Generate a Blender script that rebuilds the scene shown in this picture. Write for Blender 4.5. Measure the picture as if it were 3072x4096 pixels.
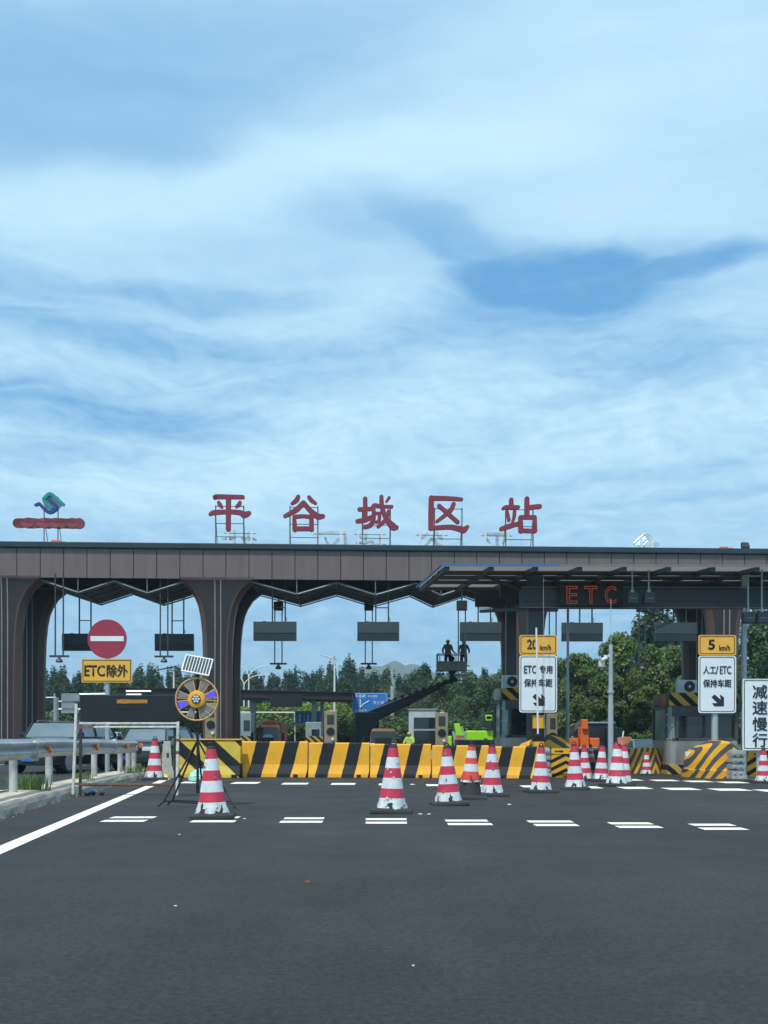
import bpy, bmesh, math, random
from mathutils import Vector, Matrix, Euler
R = math.radians
random.seed(7)
SC = bpy.context.scene
for o in list(bpy.data.objects): bpy.data.objects.remove(o)

# ---------------------------------------------------------------- camera
F, H, HZ, CX, ROLL = 4000.0, 1.25, 2945.0, 1536.0, R(0.10)   # focal length and horizon in photo pixels, eye height
cam = bpy.data.cameras.new('camera'); camo = bpy.data.objects.new('camera', cam)
SC.collection.objects.link(camo); SC.camera = camo
cam.sensor_fit = 'VERTICAL'; cam.sensor_height = 36; cam.lens = 36*F/4096
cam.shift_y = (HZ-2048)/4096
cam.clip_start = 0.1; cam.clip_end = 20000
camo.location = (0, 0, H); camo.rotation_euler = (R(90), ROLL*-1, 0)

# ---------------------------------------------------------------- world and sun
SUN_EL, SUN_AZ = R(62), R(-152)      # azimuth from +Y, negative = to the left
W = bpy.data.worlds.new('World'); SC.world = W; W.use_nodes = True
WN, WL = W.node_tree.nodes, W.node_tree.links
WN.clear()
SC.view_settings.view_transform = 'Standard'; SC.view_settings.look = 'None'
SC.view_settings.exposure = 0.06; SC.view_settings.gamma = 1; SC.view_settings.use_curve_mapping = False

def wnode(t, **k):
    n = WN.new(t)
    for a, b in k.items(): setattr(n, a, b)
    return n
def wmath(op, a, b=None, c=None, clamp=False):
    n = wnode('ShaderNodeMath', operation=op, use_clamp=clamp)
    for i, v in enumerate((a, b, c)):
        if v is None: continue
        if isinstance(v, (int, float)): n.inputs[i].default_value = v
        else: WL.new(v, n.inputs[i])
    return n.outputs[0]
def wnoise(vec, scale, detail=5, rough=.55, dist=0.0):
    n = wnode('ShaderNodeTexNoise'); n.inputs['Scale'].default_value = scale
    n.inputs['Detail'].default_value = detail; n.inputs['Roughness'].default_value = rough
    n.inputs['Distortion'].default_value = dist; WL.new(vec, n.inputs['Vector']); return n
def wmix(fac, a, b):
    n = wnode('ShaderNodeMix', data_type='RGBA')
    for s, v in ((n.inputs[0], fac), (n.inputs[6], a), (n.inputs[7], b)):
        if isinstance(v, (int, float)): s.default_value = v
        elif isinstance(v, tuple): s.default_value = (*v, 1)
        else: WL.new(v, s)
    return n.outputs[2]
def build_sky():
    out = wnode('ShaderNodeOutputWorld'); bg = wnode('ShaderNodeBackground')
    bg.inputs['Strength'].default_value = 0.1
    sky = wnode('ShaderNodeTexSky', sky_type='NISHITA'); sky.sun_disc = False
    sky.sun_elevation = SUN_EL; sky.sun_rotation = SUN_AZ
    sky.air_density = 1.0; sky.dust_density = 0.6; sky.ozone_density = 1.6
    tc = wnode('ShaderNodeTexCoord'); sep = wnode('ShaderNodeSeparateXYZ')
    WL.new(tc.outputs['Generated'], sep.inputs[0])
    x, y, z = sep.outputs
    az = wmath('ARCTAN2', x, y)                     # compass direction and height above the horizon, radians
    el = wmath('ARCSINE', z)
    # cloud layer coordinates: a flat layer high above, so streaks crowd towards the horizon
    def comb(a, b, c=0.0):
        n = wnode('ShaderNodeCombineXYZ')
        for i, v in enumerate((a, b, c)):
            if isinstance(v, (int, float)): n.inputs[i].default_value = v
            else: WL.new(v, n.inputs[i])
        return n.outputs[0]
    vec = comb(az, wmath('MULTIPLY', el, 3.2))
    w1 = wnoise(comb(az, wmath('MULTIPLY', el, 2.0)), 3.2, 4, .5)
    wa = wmath('MULTIPLY', wmath('SUBTRACT', w1.outputs[0], .5), .20)
    w2 = wnoise(comb(az, wmath('MULTIPLY', el, 2.0), 4.7), 4.0, 4, .5)
    wb = wmath('MULTIPLY', wmath('SUBTRACT', w2.outputs[0], .5), .085)
    A = wmath('ADD', az, wa); E = wmath('ADD', el, wb)
    def blob(px, py, rx, ry, ang, soft, amp):
        """soft ellipse in the sky; centre/size given as photo pixels, turned into angles"""
        a0 = math.atan((px-CX)/F); e0 = math.atan((HZ-py)/F*math.cos(a0))
        ra = rx/F; re = ry/F*math.cos(e0)**2
        c, s = math.cos(R(ang)), math.sin(R(ang))
        da = wmath('SUBTRACT', A, a0); de = wmath('SUBTRACT', E, e0)
        u = wmath('ADD', wmath('MULTIPLY', da, c/ra), wmath('MULTIPLY', de, s/ra))
        v = wmath('ADD', wmath('MULTIPLY', da, -s/re), wmath('MULTIPLY', de, c/re))
        d = wmath('SQRT', wmath('ADD', wmath('MULTIPLY', u, u), wmath('MULTIPLY', v, v)))
        n = wnode('ShaderNodeMapRange', interpolation_type='SMOOTHERSTEP')
        WL.new(d, n.inputs[0]); n.inputs[1].default_value = 1+soft; n.inputs[2].default_value = max(0, 1-soft)
        n.inputs[3].default_value = 0; n.inputs[4].default_value = amp
        return n.outputs[0]
    # openings in the thin cloud where the blue shows (px, py, half width, half height, tilt, softness, strength)
    holes = [(1600, 2700, 3400, 420, 0, .8, .30), (300, 330, 1500, 300, 9, .6, .36), (1250, 420, 700, 160, 8, .9, .20), (1850, 930, 460, 80, -14, .6, .44), (1560, 880, 420, 80, -4, .9, .26), (2230, 1100, 400, 135, -6, .42, .66), (2330, 1150, 420, 130, 4, .9, .5), (2680, 1062, 420, 62, 5, .55, .60),
             (2150, 1230, 420, 120, -4, .9, .40), (800, 1165, 600, 55, 1, .85, .36), (560, 1330, 900, 60, -3, .85, .36), (2100, 1370, 800, 130, -6, .9, .30), (2560, 1430, 420, 90, -8, .9, .30),
             (450, 1650, 640, 95, -3, .65, .40), (1500, 1500, 800, 120, 4, .9, .18), (200, 1840, 520, 65, 2, .9, .26), (2150, 1900, 700, 40, 1, .9, .20), (2850, 1950, 500, 20, 1, .9, .20), (100, 1110, 420, 80, 0, .9, .28)]
    acc = None
    for h in holes:
        b = blob(*h); acc = b if acc is None else wmath('MAXIMUM', acc, b)
    veils = [(700, 760, 1500, 130, 7, .8, .26), (2300, 330, 1200, 420, 0, .9, .20), (1300, 1270, 330, 130, 12, .9, .25), (1300, 1720, 900, 150, 14, .9, .22),
             (2650, 850, 700, 120, -4, .9, .16), (2700, 1680, 600, 90, 5, .9, .20), (900, 1950, 1500, 110, 3, .9, .18)]
    vacc = None
    for h in veils:
        b = blob(*h); vacc = b if vacc is None else wmath('ADD', vacc, b)
    # streaky cirrus texture, finer towards the horizon
    n1 = wnoise(comb(wmath('MULTIPLY', A, 1.0), wmath('MULTIPLY', E, 4.5)), 5.0, 9, .56, .4)
    n2 = wnoise(comb(wmath('ADD', wmath('MULTIPLY', az, 1.0), wmath('MULTIPLY', E, -1.2)), wmath('MULTIPLY', E, 5.0), 3.1), 13.0, 10, .62, .9)
    lowm = wnode('ShaderNodeMapRange', interpolation_type='SMOOTHSTEP'); WL.new(el, lowm.inputs[0])
    lowm.inputs[1].default_value = .50; lowm.inputs[2].default_value = .30; lowm.inputs[3].default_value = .07; lowm.inputs[4].default_value = .86
    tex = wmath('ADD', wmath('MULTIPLY', wmath('SUBTRACT', n1.outputs[0], .5), .35),
                wmath('MULTIPLY', wmath('SUBTRACT', n2.outputs[0], .5), lowm.outputs[0]))
    n3 = wnoise(comb(wmath('ADD', az, wmath('MULTIPLY', E, .8)), wmath('MULTIPLY', E, 2.1), 7.7), 30.0, 10, .68, .3)
    tex = wmath('ADD', tex, wmath('MULTIPLY', wmath('SUBTRACT', n3.outputs[0], .5), wmath('MULTIPLY', lowm.outputs[0], .9)))
    dens = wmath('ADD', wmath('SUBTRACT', wmath('ADD', .66, vacc), acc), tex)
    dn = wnode('ShaderNodeMapRange'); WL.new(dens, dn.inputs[0])
    dn.inputs[1].default_value = 0; dn.inputs[2].default_value = 1; dn.inputs[3].default_value = .0; dn.inputs[4].default_value = .93
    dn.clamp = True
    blue = wmix(wmath('MULTIPLY', el, 1.3, clamp=True), (1.8, 4.8, 8.2), (.95, 3.4, 6.9))
    skyc = wmix(.9, sky.outputs[0], blue)
    cloud = (6.2, 9.0, 10.6)
    # towards the sun, high up, the veil glows a little
    col = wmix(dn.outputs[0], skyc, cloud)
    # below the horizon keep the sky's own ground colour
    below = wnode('ShaderNodeMapRange'); WL.new(z, below.inputs[0]); below.inputs[1].default_value = -.02; below.inputs[2].default_value = .01
    col = wmix(below.outputs[0], (1.2, 1.3, 1.4), col)
    WL.new(col, bg.inputs['Color']); WL.new(bg.outputs[0], out.inputs[0])
build_sky()
sun = bpy.data.lights.new('sun', 'SUN'); suno = bpy.data.objects.new('sun', sun); SC.collection.objects.link(suno)
sun.energy = 3.3; sun.angle = R(0.6); sun.color = (1, .955, .88)
sd = Vector((math.sin(SUN_AZ)*math.cos(SUN_EL), math.cos(SUN_AZ)*math.cos(SUN_EL), math.sin(SUN_EL)))
suno.rotation_euler = sd.to_track_quat('Z', 'Y').to_euler()
suno.location = (0, 0, 60)

# ---------------------------------------------------------------- pixel <-> place
def lvl(px, py):
    u, v = px-CX, HZ-py; c, s = math.cos(ROLL), math.sin(ROLL)
    return (u*c - v*s)/F, (v*c + u*s)/F
def P(px, py, d):
    u, v = lvl(px, py); return Vector((u*d, d, H+v*d))
def G(px, py, z=0.0):
    u, v = lvl(px, py); d = (z-H)/v; return Vector((u*d, d, z))
def PX(px, d, py=HZ): return lvl(px, py)[0]*d
def PZ(px, py, d): return H+lvl(px, py)[1]*d

# ---------------------------------------------------------------- materials
M = {}
def mat(name, col, rough=.6, metal=0.0, var=0.12, scale=2.0, bump=0.0, bscale=40, emit=None, spec=None, alpha=None, trans=0, stretch=None, coat=0):
    m = bpy.data.materials.new(name); m.use_nodes = True
    N, L = m.node_tree.nodes, m.node_tree.links; b = N['Principled BSDF']
    b.inputs['Roughness'].default_value = rough; b.inputs['Metallic'].default_value = metal
    if coat: b.inputs['Coat Weight'].default_value = coat
    if trans: b.inputs['Transmission Weight'].default_value = trans
    if spec is not None: b.inputs['Specular IOR Level'].default_value = spec
    b.inputs['Base Color'].default_value = (*col, 1)
    tc = N.new('ShaderNodeTexCoord')
    src = tc.outputs['Object']
    if stretch:
        mp = N.new('ShaderNodeMapping'); mp.inputs['Scale'].default_value = stretch; L.new(src, mp.inputs[0]); src = mp.outputs[0]
    if var:
        n = N.new('ShaderNodeTexNoise'); n.inputs['Scale'].default_value = scale; n.inputs['Detail'].default_value = 6; n.inputs['Roughness'].default_value = .62
        L.new(src, n.inputs['Vector'])
        mr = N.new('ShaderNodeMapRange'); L.new(n.outputs[0], mr.inputs[0]); mr.inputs[1].default_value = .3; mr.inputs[2].default_value = .7
        mr.inputs[3].default_value = 1-var; mr.inputs[4].default_value = 1+var
        mx = N.new('ShaderNodeMix'); mx.data_type = 'RGBA'; mx.blend_type = 'MULTIPLY'; mx.inputs[0].default_value = 1
        mx.inputs[6].default_value = (*col, 1); L.new(mr.outputs[0], mx.inputs[7]); L.new(mx.outputs[2], b.inputs['Base Color'])
        mr2 = N.new('ShaderNodeMapRange'); L.new(n.outputs[0], mr2.inputs[0]); mr2.inputs[3].default_value = max(0, rough-.1); mr2.inputs[4].default_value = min(1, rough+.1)
        L.new(mr2.outputs[0], b.inputs['Roughness'])
    if bump:
        n = N.new('ShaderNodeTexNoise'); n.inputs['Scale'].default_value = bscale; n.inputs['Detail'].default_value = 4; L.new(src, n.inputs['Vector'])
        bp = N.new('ShaderNodeBump'); bp.inputs['Strength'].default_value = bump; bp.inputs['Distance'].default_value = .02
        L.new(n.outputs[0], bp.inputs['Height']); L.new(bp.outputs[0], b.inputs['Normal'])
    if emit:
        b.inputs['Emission Color'].default_value = (*emit[:3], 1); b.inputs['Emission Strength'].default_value = emit[3]
    M[name] = m; return m

mat('brown_panel', (.168, .130, .122), .45, 0, .15, 1.2, stretch=(1.5, 1.5, .25))
mat('brown_column', (.115, .066, .054), .42, 0, .18, .8, stretch=(1, 1, .15))
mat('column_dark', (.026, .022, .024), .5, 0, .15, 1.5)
mat('column_trim', (.30, .26, .23), .45, .2, .15, 3)
mat('roof_cap', (.028, .05, .065), .4, .2, .15, .5)
mat('seam', (.03, .03, .035), .8, 0, 0)
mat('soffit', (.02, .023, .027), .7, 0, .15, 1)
mat('frame_steel', (.19, .22, .23), .5, .3, .15, 2)
mat('dark_steel', (.045, .055, .06), .5, .3, .2, 3)
mat('board_dark', (.05, .065, .075), .45, .1, .10, 1.5)
mat('board_darker', (.024, .032, .04), .45, .1, .10, 1.5)
mat('red_letter', (.25, .030, .052), .5, 0, .10, 1)
mat('grey_letter', (.62, .68, .71), .4, .4, .25, 1.5)
mat('bright_post', (.85, .87, .87), .35, .2, .08, 1)
mat('teal', (.01, .30, .28), .45, 0, .08)
mat('logo_blue', (.015, .06, .24), .45, 0, .08)
mat('banner_red', (.22, .045, .06), .7, 0, .45, 2.5)
mat('blue_trim', (.04, .17, .46), .4, .1, .1)
mat('panel_under', (.34, .34, .33), .45, .1, .18, 1.2)
mat('beam_green', (.055, .075, .085), .45, .2, .15, 1)
mat('galv', (.46, .50, .53), .42, .55, .20, 3, stretch=(1, 1, 1))
mat('galv_worn', (.50, .50, .48), .55, .3, .30, 4)
mat('pole_grey', (.42, .48, .50), .45, .3, .12, 2)
mat('white_paint', (.74, .76, .74), .5, 0, .12, 3)
mat('chip_paint', (.66, .66, .60), .6, 0, .30, 9)
mat('rust', (.20, .10, .06), .8, 0, .35, 10)
mat('black', (.010, .013, .017), .5, 0, .2, 3)
mat('rubber', (.025, .027, .03), .75, 0, .25, 8, bump=.3, bscale=60)
mat('sign_red', (.34, .035, .065), .4, 0, .06, 2)
mat('sign_white', (.78, .85, .88), .4, 0, .05, 2)
mat('sign_yellow', (.85, .46, .06), .45, 0, .07, 2)
mat('sign_black', (.02, .022, .028), .5, 0, .05)
mat('sign_blue', (.03, .20, .58), .45, 0, .10, 2)
mat('sign_back', (.40, .46, .48), .5, .5, .15, 2)
mat('cone_red', (.56, .035, .075), .45, 0, .16, 7, bump=.25, bscale=14)
mat('cone_orange', (.75, .07, .05), .45, 0, .12, 7, bump=.2, bscale=14)
mat('cone_white', (.66, .71, .72), .45, 0, .15, 9, bump=.5, bscale=11)
mat('concrete', (.34, .33, .30), .85, 0, .22, 3, bump=.4, bscale=30)
mat('concrete_light', (.50, .50, .44), .85, 0, .18, 4, bump=.3, bscale=30)
mat('kerb', (.30, .285, .25), .9, 0, .30, 2.5, bump=.6, bscale=18)
mat('island_top', (.52, .44, .34), .9, 0, .22, 2, bump=.5, bscale=14)
mat('line_paint', (.86, .84, .72), .65, 0, .12, 5, bump=.15, bscale=60)
mat('steel_booth', (.42, .41, .39), .34, .6, .22, 2, stretch=(1, 1, .3))
mat('booth_frame', (.085, .095, .105), .45, .3, .2, 2)
mat('glass_dark', (.018, .026, .03), .08, 0, .35, .8, spec=.7)
mat('glass_car', (.17, .23, .26), .06, 0, .2, .8, spec=.9)  # base colour lightened to carry the sky's reflection
mat('glass_green', (.20, .26, .25), .12, 0, .25, 1.2, spec=.7)
mat('ac_white', (.52, .55, .56), .5, 0, .1, 3)
mat('bronze_cab', (.34, .27, .165), .45, .1, .12, 3)
mat('lime', (.36, .76, .03), .4, 0, .08, 2)
mat('machine_orange', (.85, .16, .03), .4, 0, .10, 2)
mat('truck_rust', (.40, .12, .05), .5, 0, .2, 2)
mat('boom_dark', (.008, .012, .016), .5, .2, .2, 3)
mat('bucket_grey', (.23, .22, .21), .7, 0, .3, 4)
mat('car_dark', (.028, .032, .038), .25, .4, .08, 1, coat=.6)
mat('car_grey', (.30, .33, .35), .28, .5, .08, 1, coat=.6)
mat('car_white', (.62, .65, .66), .28, 0, .05, 1, coat=.5)
mat('car_blue', (.03, .05, .08), .25, .3, .08, 1, coat=.5)
mat('chrome', (.65, .67, .68), .18, .9, .05)
mat('lamp_glass', (.75, .80, .82), .1, 0, .1, 4, spec=.8)
mat('plate_blue', (.02, .14, .60), .45, 0, .05)
mat('plate_green', (.12, .45, .32), .45, 0, .05)
mat('reflector', (.62, .17, .05), .35, 0, .15, 10)
mat('amber', (.86, .43, .03), .4, 0, .10, 5)
mat('rim_orange', (.62, .33, .12), .5, 0, .25, 9)
mat('grey_lens', (.22, .24, .25), .4, .1, .2, 12)
mat('blue_lens', (.05, .05, .55), .35, 0, .5, 60, emit=(.12, .10, 1.0, .55))
mat('solar', (.06, .075, .085), .25, .1, .2, 8)
mat('led_red', (.6, .08, .03), .5, 0, 0, emit=(1.0, .16, .07, .26))
mat('strip_glow', (.9, .9, .9), .5, 0, 0, emit=(1, 1, .95, 1.2))
mat('orange_reflection', (.45, .20, .03), .5, 0, .3, 5)
mat('bag_green', (.35, .68, .58), .5, 0, .3, 9)
mat('bag_yellow', (.80, .50, .04), .55, 0, .25, 9)
mat('shirt', (.10, .11, .10), .8, 0, .5, 8)
mat('vest', (.45, .62, .08), .7, 0, .2, 8)
mat('trousers', (.03, .033, .04), .85, 0, .2, 8)
mat('skin', (.33, .19, .13), .6, 0, .1)
mat('helmet', (.42, .32, .12), .4, 0, .1)
mat('bark', (.07, .055, .04), .9, 0, .3, 6)
mat('hedge_bar', (.70, .76, .72), .5, .1, .1)

def stripe_mat(name, c1, c2, period, vec, duty=.5, phase=0.0, absx=None, wobble=.02, grime=.14, cubic=0.0):
    """yellow/black paint: bands where dot(object coords, vec) (+ |x|) repeats"""
    m = bpy.data.materials.new(name); m.use_nodes = True
    N, L = m.node_tree.nodes, m.node_tree.links; b = N['Principled BSDF']; b.inputs['Roughness'].default_value = .6; b.inputs['Specular IOR Level'].default_value = .3
    tc = N.new('ShaderNodeTexCoord'); sp = N.new('ShaderNodeSeparateXYZ'); L.new(tc.outputs['Object'], sp.inputs[0])
    def mt(op, a, bb):
        n = N.new('ShaderNodeMath'); n.operation = op
        for i, v in enumerate((a, bb)):
            if v is None: continue
            if isinstance(v, (int, float)): n.inputs[i].default_value = v
            else: L.new(v, n.inputs[i])
        return n.outputs[0]
    x = sp.outputs[0]
    if absx is not None: x = mt('ABSOLUTE', mt('SUBTRACT', x, absx), None)
    if cubic: x = mt('ADD', x, mt('MULTIPLY', mt('POWER', x, 3.0), cubic))
    s = mt('ADD', mt('ADD', mt('MULTIPLY', x, vec[0]), mt('MULTIPLY', sp.outputs[1], vec[1])), mt('MULTIPLY', sp.outputs[2], vec[2]))
    nz = N.new('ShaderNodeTexNoise'); nz.inputs['Scale'].default_value = 5; nz.inputs['Detail'].default_value = 5; L.new(tc.outputs['Object'], nz.inputs['Vector'])
    s = mt('ADD', s, mt('MULTIPLY', mt('SUBTRACT', nz.outputs[0], .5), wobble*2))
    fr = mt('FRACT', mt('ADD', mt('DIVIDE', s, period), phase+20), None)
    st = mt('LESS_THAN', fr, duty)
    mx = N.new('ShaderNodeMix'); mx.data_type = 'RGBA'; L.new(st, mx.inputs[0]); mx.inputs[6].default_value = (*c1, 1); mx.inputs[7].default_value = (*c2, 1)
    g = N.new('ShaderNodeTexNoise'); g.inputs['Scale'].default_value = 2.2; g.inputs['Detail'].default_value = 8; g.inputs['Roughness'].default_value = .7; L.new(tc.outputs['Object'], g.inputs['Vector'])
    mr = N.new('ShaderNodeMapRange'); L.new(g.outputs[0], mr.inputs[0]); mr.inputs[1].default_value = .3; mr.inputs[2].default_value = .7; mr.inputs[3].default_value = 1-grime; mr.inputs[4].default_value = 1+grime
    m2 = N.new('ShaderNodeMix'); m2.data_type = 'RGBA'; m2.blend_type = 'MULTIPLY'; m2.inputs[0].default_value = 1; L.new(mx.outputs[2], m2.inputs[6]); L.new(mr.outputs[0], m2.inputs[7])
    # chipped spots and scuffs
    ch = N.new('ShaderNodeTexNoise'); ch.inputs['Scale'].default_value = 9; ch.inputs['Detail'].default_value = 10; ch.inputs['Roughness'].default_value = .75; L.new(tc.outputs['Object'], ch.inputs['Vector'])
    cm = N.new('ShaderNodeMapRange'); L.new(ch.outputs[0], cm.inputs[0]); cm.inputs[1].default_value = .66; cm.inputs[2].default_value = .72
    m3 = N.new('ShaderNodeMix'); m3.data_type = 'RGBA'; L.new(cm.outputs[0], m3.inputs[0]); L.new(m2.outputs[2], m3.inputs[6]); m3.inputs[7].default_value = (.33, .31, .27, 1)
    L.new(m3.outputs[2], b.inputs['Base Color'])
    M[name] = m; return m
YEL, BLK, GRY = (.80, .40, .03), (.011, .014, .018), (.075, .082, .09)
stripe_mat('barrier_stripe', YEL, BLK, .87, (1, 0, -.25), .48, .905)
stripe_mat('barrier_diag', (.62, .46, .06), BLK, .80, (.75, 0, .85), .45, .05)
stripe_mat('booth_band', (.50, .34, .06), BLK, .36, (.7, 0, .75), .48)
stripe_mat('nose_stripe', YEL, GRY, .40, (.62, 0, 1), .46, .1, absx=0.0)
stripe_mat('nose_fan', YEL, GRY, .42, (.60, 0, 1), .46, .75, absx=.30, cubic=1.1)
stripe_mat('far_nose_stripe', YEL, GRY, .24, (1.3, 0, .5), .5, .1, absx=.25)
stripe_mat('chevron', YEL, BLK, .24, (.5, 0, 1), .48, .3, absx=.13, wobble=.003)
stripe_mat('chevron_slant', YEL, BLK, .30, (.62, 0, -1), .45, .3, wobble=.004)
stripe_mat('post_bands', YEL, BLK, .84, (0, 0, 1), .5, .70, wobble=.002)

def leaf_mat(name, c1, c2, trans=.25):
    m = bpy.data.materials.new(name); m.use_nodes = True
    N, L = m.node_tree.nodes, m.node_tree.links; N.clear()
    out = N.new('ShaderNodeOutputMaterial'); geo = N.new('ShaderNodeNewGeometry')
    oi = N.new('ShaderNodeObjectInfo')
    ad = N.new('ShaderNodeMath'); ad.operation = 'ADD'; L.new(geo.outputs['Random Per Island'], ad.inputs[0])
    ml = N.new('ShaderNodeMath'); ml.operation = 'MULTIPLY_ADD'; L.new(oi.outputs['Random'], ml.inputs[0]); ml.inputs[1].default_value = .5; ml.inputs[2].default_value = -.25
    L.new(ml.outputs[0], ad.inputs[1]); ad.use_clamp = True
    mx = N.new('ShaderNodeMix'); mx.data_type = 'RGBA'; L.new(ad.outputs[0], mx.inputs[0]); mx.inputs[6].default_value = (*c1, 1); mx.inputs[7].default_value = (*c2, 1)
    d = N.new('ShaderNodeBsdfPrincipled'); d.inputs['Roughness'].default_value = .55; t = N.new('ShaderNodeBsdfTranslucent'); ms = N.new('ShaderNodeMixShader'); ms.inputs[0].default_value = trans
    L.new(mx.outputs[2], d.inputs['Base Color']); L.new(mx.outputs[2], t.inputs[0]); L.new(d.outputs[0], ms.inputs[1]); L.new(t.outputs[0], ms.inputs[2]); L.new(ms.outputs[0], out.inputs[0])
    M[name] = m; return m
leaf_mat('leaf_poplar', (.034, .074, .044), (.075, .135, .066))
leaf_mat('leaf_willow', (.042, .088, .036), (.12, .18, .07))
leaf_mat('leaf_broad', (.026, .072, .02), (.19, .28, .06), .35)
leaf_mat('leaf_hedge', (.12, .20, .02), (.26, .34, .05), .35)
leaf_mat('leaf_shrub', (.05, .10, .03), (.15, .22, .05), .3)
leaf_mat('grass', (.07, .15, .03), (.22, .32, .08), .3)

def ground_mat(name, kind):
    m = bpy.data.materials.new(name); m.use_nodes = True
    N, L = m.node_tree.nodes, m.node_tree.links; b = N['Principled BSDF']
    tc = N.new('ShaderNodeTexCoord')
    def noise(scale, detail=5, rough=.6, stretch=None, dist=0):
        n = N.new('ShaderNodeTexNoise'); n.inputs['Scale'].default_value = scale; n.inputs['Detail'].default_value = detail; n.inputs['Roughness'].default_value = rough; n.inputs['Distortion'].default_value = dist
        if stretch:
            mp = N.new('ShaderNodeMapping'); mp.inputs['Scale'].default_value = stretch; L.new(tc.outputs['Object'], mp.inputs[0]); L.new(mp.outputs[0], n.inputs['Vector'])
        else: L.new(tc.outputs['Object'], n.inputs['Vector'])
        return n.outputs[0]
    def rng(v, a, bb, c, d):
        n = N.new('ShaderNodeMapRange'); L.new(v, n.inputs[0])
        for i, q in enumerate((a, bb, c, d)): n.inputs[i+1].default_value = q
        return n.outputs[0]
    def mul(a, bb):
        n = N.new('ShaderNodeMath'); n.operation = 'MULTIPLY'; L.new(a, n.inputs[0]); L.new(bb, n.inputs[1]); return n.outputs[0]
    if kind == 'asphalt':
        b.inputs['Specular IOR Level'].default_value = .34
        big = rng(noise(.22, 4, .55, (1, .6, 1)), .32, .68, .68, 1.28)
        mid = rng(noise(1.3, 6, .6, (1, .8, 1), .6), .3, .7, .90, 1.12)
        fine = rng(noise(22, 5, .9), .38, .62, .48, 1.62)
        grit = rng(noise(120, 3, .8), .3, .75, .6, 1.6)
        track = rng(noise(.55, 3, .5, (1, .06, 1)), .35, .65, .90, 1.10)
        v = mul(mul(mul(big, mid), mul(fine, grit)), track)
        cr = N.new('ShaderNodeMix'); cr.data_type = 'RGBA'; cr.blend_type = 'MULTIPLY'; cr.inputs[0].default_value = 1
        cr.inputs[6].default_value = (.0310, .0312, .0308, 1); L.new(v, cr.inputs[7])
        # pale chips of stone
        vo = N.new('ShaderNodeTexVoronoi'); vo.inputs['Scale'].default_value = 42; L.new(tc.outputs['Object'], vo.inputs['Vector'])
        chip = rng(vo.outputs['Distance'], .10, .16, .40, 0)
        m2 = N.new('ShaderNodeMix'); m2.data_type = 'RGBA'; L.new(mul(chip, rng(noise(9, 3), .5, .62, 0, 1)), m2.inputs[0]); L.new(cr.outputs[2], m2.inputs[6]); m2.inputs[7].default_value = (.12, .12, .115, 1)
        L.new(m2.outputs[2], b.inputs['Base Color']); L.new(rng(noise(.9, 4), .3, .7, .62, .82), b.inputs['Roughness'])
        bp = N.new('ShaderNodeBump'); bp.inputs['Strength'].default_value = 1.0; bp.inputs['Distance'].default_value = .012
        L.new(noise(40, 5, .8), bp.inputs['Height']); L.new(bp.outputs[0], b.inputs['Normal'])
    else:
        v = mul(rng(noise(.08, 5), .3, .7, .7, 1.3), rng(noise(1.5, 6, .7), .3, .7, .7, 1.3))
        cr = N.new('ShaderNodeMix'); cr.data_type = 'RGBA'; cr.blend_type = 'MULTIPLY'; cr.inputs[0].default_value = 1
        cr.inputs[6].default_value = (.07, .11, .035, 1); L.new(v, cr.inputs[7]); L.new(cr.outputs[2], b.inputs['Base Color']); b.inputs['Roughness'].default_value = .9
    M[name] = m
m = mat('roof_sheet', (.42, .39, .36), .5, 0, .2, 1.2)
_n, _l = m.node_tree.nodes, m.node_tree.links; _t = _n.new('ShaderNodeBsdfTranslucent'); _t.inputs[0].default_value = (.36, .33, .30, 1); _x = _n.new('ShaderNodeMixShader'); _x.inputs[0].default_value = .35
_l.new(_n['Principled BSDF'].outputs[0], _x.inputs[1]); _l.new(_t.outputs[0], _x.inputs[2]); _l.new(_x.outputs[0], _n['Material Output'].inputs[0])
ground_mat('asphalt', 'asphalt'); ground_mat('verge', 'verge')
mat('mountain', (.07, .10, .07), .9, 0, .2, .004)

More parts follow.
